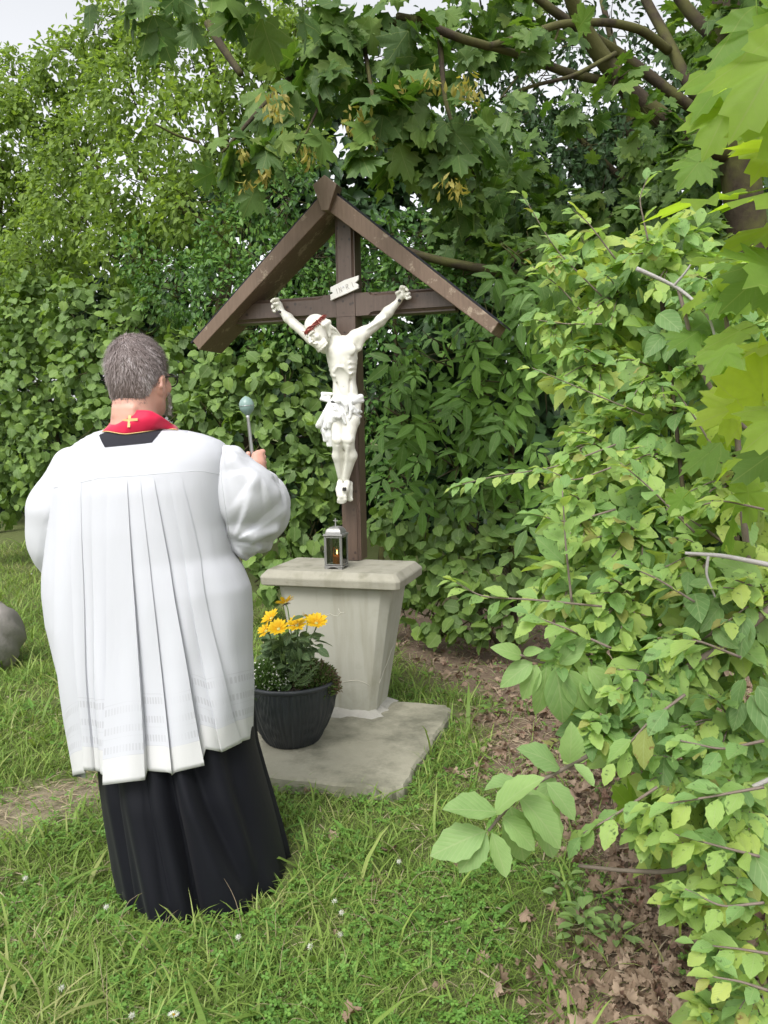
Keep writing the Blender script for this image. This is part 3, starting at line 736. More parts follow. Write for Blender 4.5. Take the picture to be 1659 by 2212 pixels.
# ---------------------------------------------------------------- the man in a surplice
PB = np.array([-.60, 2.62, 0.0])
def sm(lo, hi, x): t = np.clip((x - lo) / (hi - lo), 0, 1); return t*t*(3-2*t)
HDA = math.radians(17); HF = np.array([math.sin(HDA), math.cos(HDA), 0]); HR = np.array([math.cos(HDA), -math.sin(HDA), 0]); HZ = np.array([0,0,1.0])
HC = U(302, 812, 2.62)
def hp(r, f, z): return HC + HR*r + HF*f + HZ*z
HM = np.stack([HR, HF, HZ], 1)
b = SDF((-1.15, 2.2, -.01), (-.05, 3.25, 1.86), .0045)
# head
b.ell(hp(0, -.015, .028), (.080, .100, .094), HM, .02); b.ell(hp(0, .030, -.035), (.066, .074, .092), HM, .03)
b.cone(hp(0, .055, -.098), hp(0, .075, -.108), .032, .024, .03)
for sg in (-1, 1):
    b.cone(hp(sg*.058, .0, -.075), hp(sg*.022, .07, -.108), .022, .018, .02)      # jaw
    b.ell(hp(sg*.045, .072, -.035), (.022, .02, .022), HM, .02)                   # cheek
    b.cone(hp(sg*.048, .082, .004), hp(sg*.012, .096, .004), .009, .010, .012)    # brow
    b.ell(hp(sg*.031, .094, -.014), (.015, .010, .010), HM, .008, sub=True)       # socket
    b.ell(hp(sg*.031, .080, -.015), (.013, .012, .011), HM, .004)                 # eyeball and lids
    b.ell(hp(sg*.082, -.008, -.035), (.009, .021, .033), HM, .006)                # ear
    b.chain([hp(sg*.088, -.012, -.060), hp(sg*.095, -.028, -.038), hp(sg*.094, -.024, -.014), hp(sg*.088, -.004, -.006), hp(sg*.084, .008, -.016)], [.006, .006, .006, .006, .005], .004)
    b.ell(hp(sg*.092, -.008, -.034), (.006, .010, .016), HM, .003, sub=True)
b.cone(hp(0, .100, -.006), hp(0, .122, -.042), .008, .013, .01)
for sg in (-1, 1): b.ell(hp(sg*.012, .112, -.045), (.009, .010, .008), HM, .006)
b.cone(hp(-.018, .098, -.070), hp(.018, .098, -.070), .006, .006, .006); b.cone(hp(-.016, .096, -.080), hp(.016, .096, -.080), .007, .007, .006)
# neck, trunk, legs
b.cone(hp(.0, -.035, -.06), hp(.0, -.045, -.20), .066, .078, .03)
for z, c in ((-.108, .010), (-.126, .010)): b.cone(hp(-.03, -.098, z), hp(.035, -.098, z), c, c, .012)   # folds of the nape
sh_r, el_r, wr_r = U(470, 1000, 2.62), U(575, 1110, 2.74), U(560, 1035, 2.955)
sh_l, el_l, wr_l = U(160, 1010, 2.62), U(125, 1165, 2.66), U(190, 1215, 2.93)
ct = (U(320, 1010, 2.62) + 0)
b.cone(sh_r, sh_l, .062, .062, .05); b.ell(ct - (0, -.0, .14), (.20, .125, .24), None, .06); b.ell(ct + (0, .02, -.42), (.18, .14, .24), None, .08)
for sg in (-1, 1):
    hipj = np.array([-.70 + sg*.09, 2.64, .84]); kn = np.array([-.67 + sg*.09, 2.64, .47]); an = np.array([PB[0] + sg*.12, 2.62, .09])
    b.chain([hipj, kn, an], [.10, .062, .042], .03); b.cone(an - (0, .02, .04), an + (0, .16, -.055), .034, .026, .02)
b.chain([sh_r, el_r], [.058, .042], .02); b.chain([el_r, wr_r], [.042, .028], .015)
b.chain([sh_l, el_l], [.058, .042], .02); b.chain([el_l, wr_l], [.042, .028], .015)
# right hand closed on the rod of the sprinkler
ROD0, ROD1 = U(547, 1003, 3.0), U(535, 897, 3.005)
rd = (ROD1 - ROD0) / np.linalg.norm(ROD1 - ROD0)
hx = np.array([1, .0, 0]); hx = hx - rd * (hx @ rd); hx /= np.linalg.norm(hx); hy = np.cross(rd, hx)
if hy[1] < 0: hy = -hy
hc = ROD0 + rd * .012
def hnd(x, y, z): return hc + hx*x + hy*y + rd*z
b.chain([wr_r, hnd(.020, -.028, -.050)], [.028, .027], .012)
b.chain([hnd(.022,-.020,-.045), hnd(.026,-.022,-.008), hnd(.027,-.018,.018)], [.026,.022,.019], .012)
b.chain([hnd(.010,-.030,-.040), hnd(.012,-.032,-.010), hnd(.016,-.028,.018)], [.020,.017,.014], .012)
for i, (zz, r_) in enumerate(((.028, .0098), (.008, .0102), (-.012, .0098), (-.031, .0086))):
    b.chain([hnd(.026,-.020,zz), hnd(.041,-.006,zz+.003), hnd(.038,.016,zz), hnd(.016,.026,zz-.003), hnd(-.008,.018,zz-.004), hnd(-.013,.004,zz-.004)], [r_*1.12, r_*1.1, r_, r_*.96, r_*.9, r_*.8], .003)
b.chain([hnd(.006,-.034,-.036), hnd(-.014,-.028,-.014), hnd(-.020,-.014,.010), hnd(-.012,-.010,.030)], [.015,.013,.0115,.009], .006)
# left hand, relaxed in front
lf = np.array([.6, .75, -.1]); lf /= np.linalg.norm(lf); lu = np.array([0, 0, 1.0]); ls = np.cross(lf, lu)
b.chain([wr_l, wr_l + lf*.05, wr_l + lf*.085], [.028, .030, .028], .012)
for i, (o_, l_) in enumerate(((-.027, .075), (-.009, .083), (.009, .078), (.027, .062))):
    p0 = wr_l + lf*.09 + lu*(-o_); b.chain([p0, p0 + lf*l_*.5 - ls*.006, p0 + lf*l_*.75 - ls*.02, p0 + lf*l_*.85 - ls*.036], [.0098,.0092,.0085,.0075], .004)
b.chain([wr_l + lf*.02 + lu*.02, wr_l + lf*.055 + lu*.048, wr_l + lf*.085 + lu*.056], [.015,.012,.009], .008)
V, Q = b.mesh()
person = obj_np('person', V - PB, [Q], M['skin']); person.location = PB
tag(person, 'man seen from behind in a white pleated surplice over a black cassock', 'person')

# hair: a cropped cap with short strands
hb = SDF(HC - .16, HC + .16, .004)
hb.ell(hp(0, -.015, .029), (.0865, .1075, .1015), HM, .01); hb.ell(hp(0, -.060, -.045), (.066, .050, .062), HM, .03)
hb.ell(hp(0, .115, -.05), (.10, .075, .115), HM, .01, sub=True)
for sg in (-1, 1): hb.ell(hp(sg*.09, -.005, -.058), (.03, .027, .050), HM, .008, sub=True)
hb.ell(hp(0, -.05, -.16), (.12, .12, .065), HM, .01, sub=True)
V, Q = hb.mesh(); rr_ = np.random.default_rng(2)
crown = hp(-.01, -.05, .11)
def hair_col(P, r):
    L = (P - HC) @ HM
    g = .62 + .35 * (vnoise(L[:,0]*3+L[:,2], L[:,1]*3+L[:,2]*2, .05, 21) - .5) + .16 * r
    g += .25 * sm(.045, .08, np.abs(L[:,0])) * sm(.03, -.04, L[:,2]) ; g -= .22 * sm(-.01, -.06, L[:,2]) * sm(.07, .03, np.abs(L[:,0]))
    return np.clip(g, .05, 1)
cap = obj_np('hair', V - PB, [Q], M['hair'], person, attr=np.stack([V[:,0]*0, V[:,0]*0, hair_col(V, 0) * .8], 1))
cent = hp(0, -.02, .02); nrm = V - cent; nrm /= np.linalg.norm(nrm, axis=1)[:, None]
L = (V - HC) @ HM
ok = np.where((np.linalg.norm((L - (0, -.015, .029)) / (.0845, .1045, .0985), axis=1) > .97) | ((L[:,2] < -.02) & (L[:,1] < -.05)))[0]
pick = rr_.choice(ok, 15000); base = V[pick] + (rr_.random((15000, 3)) - .5) * .004; nn_ = nrm[pick]
flow = base - crown; flow -= nn_ * (flow * nn_).sum(1)[:, None]; flow /= np.linalg.norm(flow, axis=1)[:, None] + .01
flow += np.array([0,0,-.35]); flow += rr_.normal(0, .28, flow.shape)
ln = rr_.uniform(.010, .020, len(base))[:, None] * np.where(((base-HC)@HM)[:, 2:3] < -.02, .6, 1)
tip = base + (flow * .9 + nn_ * .42) * ln; mid = base + (flow * .35 + nn_ * .38) * ln
side = np.cross(nn_, flow); side /= np.linalg.norm(side, axis=1)[:, None]; w_ = .00055
A_ = np.stack([base - side*w_, base + side*w_, mid + side*w_*.9, mid - side*w_*.9, tip], 1).reshape(-1, 3)
k5 = np.arange(len(base))[:, None] * 5
ac = np.repeat(hair_col(base, rr_.random(len(base)) * 2 - .6), 5)
obj_np('hair_strands', A_ - PB, [k5 + [0,1,2,3], k5 + [3,2,4]], M['hair'], cap, attr=np.stack([ac*0, ac*0, ac], 1))
cap.children[0]['kind'] = 'stuff'
# short stubble fading down the nape
n_ = 2600; a = rr_.uniform(-1.15, 1.15, n_); q = rr_.random(n_)**1.6; z = -.082 - .042*q
base = HC + np.outer(.0665*np.sin(a), HR) + np.outer(-.0365 - .0665*np.cos(a), HF) + np.outer(z, HZ); nd = np.outer(np.sin(a), HR) - np.outer(np.cos(a), HF)
dn = -HZ + rr_.normal(0, .3, (n_, 3)); L_ = (.009*(1 - .6*q))[:, None]; sd = np.cross(nd, HZ) * .0005
A_ = np.stack([base - sd, base + sd, base + dn*L_ + nd*.0022], 1).reshape(-1, 3); k3_ = np.arange(n_)[:, None]*3; ac = np.repeat(np.clip(.25 + .4*rr_.random(n_), 0, 1), 3)
o = obj_np('nape_stubble', A_ - PB, [k3_ + [0,1,2]], M['hair'], cap, attr=np.stack([ac*0, ac*0, ac], 1)); o['kind'] = 'stuff'
# beard
bs_ = rr_.normal(size=(2600, 3)); P = []
m = MB(); cnt = 0; V3 = []
for i in range(3000):
    a = rr_.uniform(-1, 1); z = rr_.uniform(-.125, -.05); f = .034 + .072*math.cos(a*1.45); r = .069*math.sin(a*1.45)
    if z > -.075 and abs(r) < .03: continue
    p = hp(r, f + .004, z); d = HR*math.sin(a*1.4) + HF*math.cos(a*1.4) - HZ*.9 + rr_.normal(0, .3, 3); s_ = np.cross(d, HZ); s_ /= np.linalg.norm(s_) + 1e-6
    V3 += [p - s_*.0006, p + s_*.0006, p + d*rr_.uniform(.006, .013)]
k3 = np.arange(len(V3)//3)[:, None] * 3
bd = obj_np('beard', np.array(V3) - PB, [k3 + [0,1,2]], M['beard'], person); bd['kind'] = 'stuff'
# glasses
gl = bpy.data.objects.new('glasses', None); link(gl, person)
for sg in (-1, 1):
    m = MB(); m.tube([hp(sg*.090, -.030, -.030) - PB, hp(sg*.090, -.020, -.010) - PB, hp(sg*.086, .03, -.004) - PB, hp(sg*.078, .105, .0) - PB, hp(sg*.064, .122, .0) - PB], .0027, 6); m.build('temple', M['frame'], gl, smooth=True)
    c0 = hp(sg*.036, .124, -.010) - PB
    m = MB(); m.tube([c0 + HR*.027*math.cos(t) + HZ*.021*math.sin(t) for t in np.linspace(0, 2*PI, 29)], .0023, 6, cap=False); m.build('rim', M['frame'], gl, smooth=True)
    m = MB(); m.add([c0] + [c0 + HR*.027*math.cos(t) + HZ*.021*math.sin(t) for t in np.linspace(0, 2*PI, 25)[:-1]], [(0, i+1, (i+1) % 24 + 1) for i in range(24)]); m.build('lens', M['glass'], gl)
m = MB(); m.tube([hp(-.010, .126, -.004) - PB, hp(0, .130, .0) - PB, hp(.010, .126, -.004) - PB], .0012, 6); m.build('bridge', M['frame'], gl, smooth=True)

# -------- surplice: pleated back, rings from the hem up
ROWS = [(926,228,352,.075),(933,205,408,.095),(942,186,446,.115),(957,162,482,.135),(977,142,496,.155),(994,131,500,.17),(1018,122,500,.185),
        (1055,116,498,.198),(1134,112,496,.208),(1200,104,504,.212),(1234,99,526,.215),(1271,98,543,.218),(1334,104,549,.222),(1408,121,550,.228),
        (1446,131,553,.232),(1486,143,554,.236),(1538,159,552,.242),(1594,174,549,.250),(1650,186,546,.258),(1700,166,550,.262)]
YC = 2.61
_ry = np.array([r[0] for r in ROWS], float); _rl = np.array([U(r[1], r[0], YC) for r in ROWS]); _rr = np.array([U(r[2], r[0], YC) for r in ROWS])
_rz = (_rl[:,2] + _rr[:,2]) / 2; _rd = np.array([r[3] for r in ROWS])
def ring_at(z):
    f = lambda a: np.interp(-z, -_rz, a)
    return f(_rl[:,0]), f(_rr[:,0]), f(_rd)
def back_y(x, z):
    xl, xr, d = ring_at(z); u = np.clip((x - (xl+xr)/2) / ((xr-xl)/2), -1, 1)
    return YC - d * (1 - np.abs(u)**2.4)**(1/2.1)
def on_back(px, py, off=.0):
    Y_ = 2.45
    for _ in range(30): p = U(px, py, Y_); Y_ = .5*Y_ + .5*(back_y(p[0], p[2]) - off)
    return U(px, py, Y_)
TOPB = [159,186,213,237,274,315,343,371,401,425]; BOTB = [170,222,236,250,282,364,417,475,507,536]
OFFS = [(0,-.5),(1.1,.2),(.55,.0),(-.5,-.9),(-.6,-.1),(1.25,.95),(-.45,.75),(.05,.85),(-.8,-.2),(.1,.45),(.0,0)]
HEMX = [(150,1636),(169,1640),(169.1,1680),(222,1669),(222.1,1662),(247,1666),(250,1670),(281.5,1675),(282,1695),(364,1684),(364.1,1664),(416.5,1668),(417,1675),(419,1669),(475,1653),(475.1,1640),(482,1636),(482.5,1617),(508,1624),(549,1594),(560,1590)]
hx_ = np.array(HEMX)
NCOL = 9; PYE = 1606.0
yk = 1030.0
pys = list(np.linspace(926, 1018, 14)) + list(np.linspace(1024, 1044, 5)) + list(np.linspace(1056, PYE, 64))
def zmid(py): return float(np.interp(py, _ry, _rz))
rowsV = []; attrs = []
ncols = None
for py in pys:
    z = zmid(py); xl, xr, d = ring_at(z); cx = (xl+xr)/2; hw = (xr-xl)/2
    t = np.clip((py - yk) / (PYE - yk), 0, 1); lpx = np.interp(py, _ry, [r[1] for r in ROWS]); rpx = np.interp(py, _ry, [r[2] for r in ROWS])
    tt = t**.92; bnd = [lpx] + [a + (b_ - a) * tt for a, b_ in zip(TOPB, BOTB)] + [rpx]
    A = (.0022 + .020 * t**1.15) * sm(1028, 1040, py) if py > 1028 else 0
    V_ = []; at = []
    def pt(u, off, front=False):
        # px fraction u -> ring position; perspective makes the back ring slightly narrower in u
        s_ = (1 - abs(u)**2.4)**(1/2.1) if abs(u) < 1 else 0
        ang = math.atan2(s_, u); nx, ny = math.cos(ang), -math.sin(ang)
        if front: ny = -ny
        y = YC + (s_*d if front else -s_*d); x = cx + hw*u
        soft = (.010*math.sin(u*7 + z*5 + 1) + .006*math.sin(u*17 - z*7)) * sm(1050, 1400, py) * (.5 if not front else 1)
        return (x + nx*(off + soft), y + ny*(off + soft))
    for k in range(len(bnd) - 1):
        a, b_ = (bnd[k] - lpx) / (rpx - lpx) * 2 - 1, (bnd[k+1] - lpx) / (rpx - lpx) * 2 - 1
        # ring positions are seen nearer by the radius: pull u in towards the centre
        o0_, o1_ = OFFS[k]
        for j in range(NCOL):
            s = j / (NCOL - 1); u = max(-1, min(1, a + (b_ - a) * s)); pr = (YC - d) / YC; u2 = u * (1 - (1 - pr) * (1 - u*u))
            off = A * ((o0_ + (o1_ - o0_) * s) + .28 * math.sin(PI * s) * (1 if k not in (0, 10) else 0) + (.5*math.sin(s*9+z*4) if k in (0,10) else 0)*.5)
            off *= 1 - .6*abs(u)**4
            x, y = pt(u2, off); V_.append((x, y)); at.append(u)
    for u in np.linspace(1, -1, 32)[1:-1]:
        x, y = pt(u, .012*math.sin(u*13)*t, True); V_.append((x, y)); at.append(2 - u)
    V_ = np.array(V_); ncols = len(V_)
    # the hem follows its own line; interpolate heights towards it
    zz = np.full(ncols, z)
    px_, _, _ = project(np.column_stack([V_, zz]))
    if t > 0:
        hy_ = np.interp(px_[:NCOL*11], np.array([h[0] for h in HEMX]), np.array([h[1] for h in HEMX]))
        bpx = np.concatenate([np.linspace(a, b_, NCOL) for a, b_ in zip([150]+BOTB, BOTB+[549])])
        bpx = np.concatenate([np.linspace(a+.3, b_-.3, NCOL) for a, b_ in zip([150]+BOTB, BOTB+[549])])
        hy_ = np.interp(bpx, hx_[:,0], hx_[:,1])
        zend = zmid(PYE)
        dzh = np.array([U(a_, h_, y_)[2] for a_, h_, y_ in zip(bpx, hy_, V_[:NCOL*11, 1])]) - zend
        zz[:NCOL*11] += dzh * t**2.2
        zz[NCOL*11:] += .02 * t
    rowsV.append(np.column_stack([V_, zz])); attrs.append((at, t))
allV = np.concatenate(rowsV); nR = len(pys)
hemz = rowsV[-1][:, 2]; 
uarc = np.concatenate([[0], np.cumsum(np.linalg.norm(np.diff(rowsV[-1][:, :2], axis=0), axis=1))])
at3 = np.concatenate([np.column_stack([uarc, r[:,2] - hemz, uarc*0]) for r in rowsV])
ii_ = (np.arange(nR-1)[:, None]*ncols + np.arange(ncols)[None]).ravel(); jj_ = (np.arange(nR-1)[:, None]*ncols + (np.arange(ncols)+1)[None] % ncols).ravel()
sur = obj_np('surplice', allV - PB, [np.stack([ii_, ii_+ncols, jj_+ncols, jj_], 1)], M['linen'], person, attr=at3)
def solid(o, th, off=0):
    md = o.modifiers.new('thick', 'SOLIDIFY'); md.thickness = th; md.offset = off
solid(sur, .0015)
sur.data.set_sharp_from_angle(angle=.8)
# sleeves
s1 = SDF((-.72, 2.42, .98), (-.18, 3.10, 1.52), .006)
s1.chain([U(480,1008,2.60), U(525,1068,2.62), U(549,1104,2.70)], [.066,.098,.115], .07); s1.chain([U(550,1105,2.72), U(572,1080,2.84), U(565,1048,2.92)], [.115,.085,.052], .03)
s1.cone(U(545,1150,2.68), U(560,1160,2.76), .055, .055, .03); s1.cone(U(505,985,2.60), U(520,1000,2.63), .035, .03, .03)
for pts, r_ in (([U(500,1000,2.50),U(540,1040,2.50),U(585,1070,2.56),U(600,1110,2.60)], .008), ([U(492,1090,2.52),U(520,1150,2.53),U(550,1190,2.58)], .006), ([U(505,1150,2.53),U(545,1165,2.53),U(590,1150,2.58)], .005),
                ([U(545,1012,2.70),U(575,1040,2.66),U(597,1075,2.64),U(588,1102,2.60)], .012), ([U(490,1150,2.56),U(515,1185,2.58),U(530,1198,2.62)], .02)):
    s1.chain([q + (0, .040, 0) for q in pts], [r_]*len(pts), .045)
s1.cone(U(568,1066,2.98), U(560,1030,2.99), .040, .046, .008, sub=True)
V, Q = s1.mesh(); slv = obj_np('sleeve', V - PB, [Q], M['sleeve'], person)
def drape(o, fn):
    me = o.data; n = len(me.vertices); N = np.empty(n*3, np.float32); me.vertices.foreach_get('normal', N); co = np.empty(n*3, np.float32); me.vertices.foreach_get('co', co)
    N = N.reshape(-1, 3); co = co.reshape(-1, 3); px, py, _ = project(co + PB); co = co + N * fn(px, py, co + PB)[:, None]; me.vertices.foreach_set('co', co.astype(np.float32).ravel()); me.update()
def saw(x): x = x / (2*PI); f = x - np.floor(x); return np.where(f < .78, f/.78, (1-f)/.22) - .5
def f_right(px, py, P):
    d = np.hypot(px - 500, py - 1172); an = np.arctan2(1172 - py, px - 500); fall = sm(0, 45, d) * sm(215, 60, d)
    w = .011*saw(an*9.5 + .4*np.sin(d/30)) * fall
    d2 = np.hypot(px - 560, py - 1010); a2 = np.arctan2(py - 1010, px - 560); w2 = .008*saw(a2*8 + 1.0) * sm(15, 50, d2) * sm(150, 60, d2)
    return (w + w2) * sm(478, 500, px)
drape(slv, f_right)
s2 = SDF((-1.25, 2.40, .92), (-.72, 3.0, 1.50), .006)
s2.chain([U(158,1010,2.60), U(122,1100,2.60), U(122,1165,2.62), U(150,1235,2.74), U(190,1235,2.86)], [.068,.084,.076,.060,.055], .05); s2.cone(U(128,1150,2.62), U(152,1300,2.66), .074, .060, .06)
for pts, r_ in (([U(128,1010,2.52),U(92,1100,2.51),U(98,1180,2.54)], .012), ([U(170,1050,2.52),U(150,1140,2.51),U(158,1230,2.55)], .014), ([U(120,1060,2.5),U(118,1150,2.5),U(130,1220,2.58)], .008)):
    s2.chain([q + (0, .03, 0) for q in pts], [r_]*len(pts), .04)
V, Q = s2.mesh(); sll = obj_np('sleeve', V - PB, [Q], M['sleeve'], person)
def f_left(px, py, P):
    u = (px - np.interp(py, [1000,1130,1280], [150,112,122])) / 14; return .006*saw(u + py/60) * sm(1030, 1100, py)
drape(sll, f_left)
def seam(pts, r=.0011, off=.0006):
    m = MB(); P = [on_back(*p, off) for p in pts]; Pd = []
    for a, c in zip(P[:-1], P[1:]): Pd += [a + (c-a)*s for s in np.linspace(0, 1, 8)[:-1]]
    Pd.append(P[-1])
    for q in Pd: q[1] = back_y(q[0], q[2]) - off
    m.tube(np.array(Pd) - PB, r, 5); m.build('seam', M['sleeve'], sur, smooth=True)
seam([(117,1054),(154,1047),(213,1033),(312,1026),(371,1021),(423,1017),(445,1019),(478,1025)])
m = MB(); P = np.array([U(484,958,2.56), U(479,1000,2.505), U(477,1030,2.485), U(483,1075,2.48), U(497,1165,2.50)]); m.tube(P - PB, .0014, 5); m.build('seam', M['sleeve'], sur, smooth=True)

# black cassock: neck piece above the square neckline, skirt below
m = MB(); G_ = []
bot = [(214,941),(219,953),(226,966),(276,961),(328,955.5),(341,940),(352,927)]; top = [(216,938),(228,934),(240,934),(271,934),(310,930),(335,927),(350,923)]
for s in np.linspace(0, 1, 9):
    for i in np.linspace(0, 6, 31):
        f = lambda T: np.array([np.interp(i, range(7), [q[0] for q in T]), np.interp(i, range(7), [q[1] for q in T])])
        p = f(bot)*(1-s) + f(top)*s; G_.append(on_back(p[0], p[1], .0035))
m.grid(np.array(G_) - PB, 9, 31); nk = m.build('cassock_neck', M['blackneck'], person, smooth=True)
CR = [(1480,150,545,2.61,.17),(1600,188,548,2.61,.185),(1670,205,560,2.61,.225),(1740,214,580,2.61,.25),(1800,225,596,2.62,.26),(1860,236,609,2.62,.275),(1905,246,617,2.63,.285),(1938,256,622,2.63,.29)]
zt = [1.0,.62,.45,.34,.24,.14,.06,.004]; xl_ = []; xr_ = []
for (py, l, r_, yc_, hd_), z in zip(CR, zt):
    a = U(l, py, yc_); xl_.append(ray(l, py)[0] * yc_ / ray(l, py)[1])
    # right side reaches the ground further back and higher in the picture
    xr_.append(None)
RX = [(1480,545),(1600,550),(1640,556),(1700,572),(1750,588),(1800,603),(1835,614),(1848,620)]
for (py, r_) in RX: xr_[RX.index((py, r_))] = U(r_, py, 2.66)[0]
LX = [(1500,150),(1620,190),(1690,208),(1750,216),(1810,226),(1870,238),(1915,247),(1945,256)]
xl_ = [U(l, py, 2.56)[0] for py, l in LX]
cz = np.linspace(1.0, .004, 60); mrows = []; NC_ = 160
for z in cz:
    f = lambda a: np.interp(-z, -np.array(zt), a)
    xl, xr, hd_ = f(xl_), f(xr_), f([c[4] for c in CR]); cx = (xl+xr)/2; hw = (xr-xl)/2; low = 1 - z
    for k in range(NC_):
        a = 2*PI*k/NC_ - PI/2; u = math.sin(a + PI/2) * 0 + math.cos(a); s_ = math.sin(a)
        x = cx + hw*u; y = 2.61 + hd_*s_ * (1.0 if s_ > 0 else 1.0); off = 0
        if s_ < .2:
            g = lambda c, w: math.exp(-((u - c)/w)**2)
            off += .034*low*g(-.30 + .10*low, .20) - .062*low*g(.10 + .06*low, .06) - .026*low*g(-.64 + .05*low, .05) + .012*low*math.sin(u*19 + z*6) * g(0, .8) - .018*g(-.22 + .12*low, .035)*sm(.45, .1, abs(z - .3))
            off += .035*low*g(.16 + .75*max(0, low-.45), .07 + .05*low) - .030*low*g(.36 + .7*max(0, low-.45), .08) + .03*low*g(.62 + .4*max(0, low-.5), .1) - .02*low*g(.80, .06)
        else: off += .02*low*math.sin(a*7)
        zz = z + (vnoise(x*2, y*2, .2, 30) - .5)*.02*(1 if z < .05 else 0)
        mrows.append((x + math.cos(a)*off, y + s_*off, zz))
m = MB(); m.grid(np.array(mrows) - PB, 60, NC_, wrap=True); cas = m.build('cassock', M['black'], person, smooth=True); solid(cas, .003)
# crimson stole round the neck with its gold cross
def spl(pts, n):
    pts = np.array(pts, float); t = np.arange(len(pts)); tt = np.linspace(0, len(pts)-1, n); out = np.stack([np.interp(tt, t, pts[:,i]) for i in range(pts.shape[1])], 1)
    for _ in range(3): out[1:-1] = (out[:-2] + 2*out[1:-1] + out[2:]) / 4
    return out
tp = [U(*q) for q in ((262,905,2.72),(256,897,2.64),(262,889,2.57),(276,887,2.53),(300,886,2.512),(326,887,2.515),(348,899,2.525),(368,913,2.56),(382,922,2.62),(388,932,2.72))]
bt = [U(222,940,2.70), on_back(220,932,.012), on_back(232,931.5,.010), on_back(250,935,.009), on_back(271,938,.009), on_back(310,933,.008), on_back(330,930,.008), on_back(353,926.5,.010), U(385,927,2.56), U(392,945,2.70)]
tp = spl(tp, 60); bt = spl(bt, 60); rows = []
for s in np.linspace(0, 1, 14):
    P = tp*(1-s) + bt*s; P[:,1] -= .010*math.sin(PI*s); P[:,2] += .004*np.sin(np.linspace(0, 9, 60) + s*5)*math.sin(PI*s); rows.append(P)
rows = np.array(rows); m = MB(); m.grid(rows.reshape(-1, 3) - PB, 14, 60); st = m.build('stole', M['red'], person, smooth=True); solid(st, .003)
def stole_pt(px, py, off):
    pxs, pys_, _ = project(rows.reshape(-1, 3)); k = np.argmin((pxs-px)**2 + (pys_-py)**2); return U(px, py, rows.reshape(-1,3)[k,1] - off)
m = MB(); m.tube(bt - PB - (0,.002,0), .0016, 5); m.build('piping', M['gold'], st, smooth=True)
for pts in ([(281.5,890),(280.5,898),(279.5,907),(278,923)], [(263.5,909),(272,908),(281,907),(297.5,906)]):
    P = spl([stole_pt(*p, .004) for p in pts], 10); d = np.gradient(P, axis=0); d /= np.linalg.norm(d, axis=1)[:, None]; n_ = np.cross(d, (0,1,0)); n_ /= np.linalg.norm(n_, axis=1)[:, None]
    m = MB(); m.grid(np.concatenate([P - n_*.0042 - (0,0,0), P - n_*.0042 - (0,.0012,0), P + n_*.0042 - (0,.0012,0), P + n_*.0042]) - PB, 4, 10); m.build('embroidered_cross', M['gold'], st)
# shoes
for sg, yy in ((-1, 2.44), (1, 2.60)):
    sh = SDF((PB[0]+sg*.15-.08, yy-.08, -.01), (PB[0]+sg*.15+.08, yy+.28, .12), .005)
    x = PB[0] + sg*.15
    if sg < 0: x = G(262, 1962)[0] + .03; sh = SDF((x-.08, yy-.09, -.01), (x+.08, yy+.28, .12), .005)
    sh.chain([(x, yy, .035), (x, yy+.12, .032), (x, yy+.2, .026)], [.036,.036,.03], .02)
    V, Q = sh.mesh(); obj_np('shoe', V - PB, [Q], M['shoe'], person)

# holy water sprinkler in his hand
spk = empty('holy_water_sprinkler', ROD0 - rd*.05, 0, label='sprinkler with a pale green ball head on a rod, raised by the man', cat='sprinkler')
so = ROD0 - rd*.05
m = MB(); m.tube([np.zeros(3), rd*.05, ROD1 - so - rd*.01, ROD1 - so + rd*.005], [.0075, .0075, .0062, .0085], 12); m.build('rod', M['steel'], spk, smooth=True)
pr_ = [(.0005,-.002),(.009,.0),(.013,.006),(.020,.012),(.026,.022),(.0285,.034),(.027,.046),(.021,.058),(.012,.066),(.004,.070),(.0005,.072)]
zx = np.cross(rd, (0,1,0)); zx /= np.linalg.norm(zx); zy = np.cross(rd, zx)
m = MB(); m.grid([ROD1 - so + rd*z + (zx*math.cos(2*PI*k/24) + zy*math.sin(2*PI*k/24))*r_ for r_, z in pr_ for k in range(24)], len(pr_), 24, wrap=True); hd = m.build('sprinkler_head', M['verdigris'], spk, smooth=True)
m = MB(); m.tube([ROD1 - so + rd*.034 + (zx*math.cos(t)+zy*math.sin(t))*.0287 for t in np.linspace(0, 2*PI, 25)], .0012, 5, cap=False); m.build('band', M['steel'], hd, smooth=True)
# ---------------------------------------------------------------- the carved figure on the cross
KZ, KB = 5.77e-4, 3.11e-4
FO = S(*z3p(790, 2150), .06); FO = np.array([FO[0], .10, FO[2] - .03])
def A3(x, y, d): return S(*z3p(x, y), PZ - d) - FO            # zoomed picture position and distance in front of the post
def zbp(x, y): return (674 + .129*x, 812.3 + .129*y)
def AB(x, y, d): return S(*zbp(x, y), PZ - d) - FO
fg = SDF((-.58, -.27, -.08), (.58, .12, 1.10), .0036)
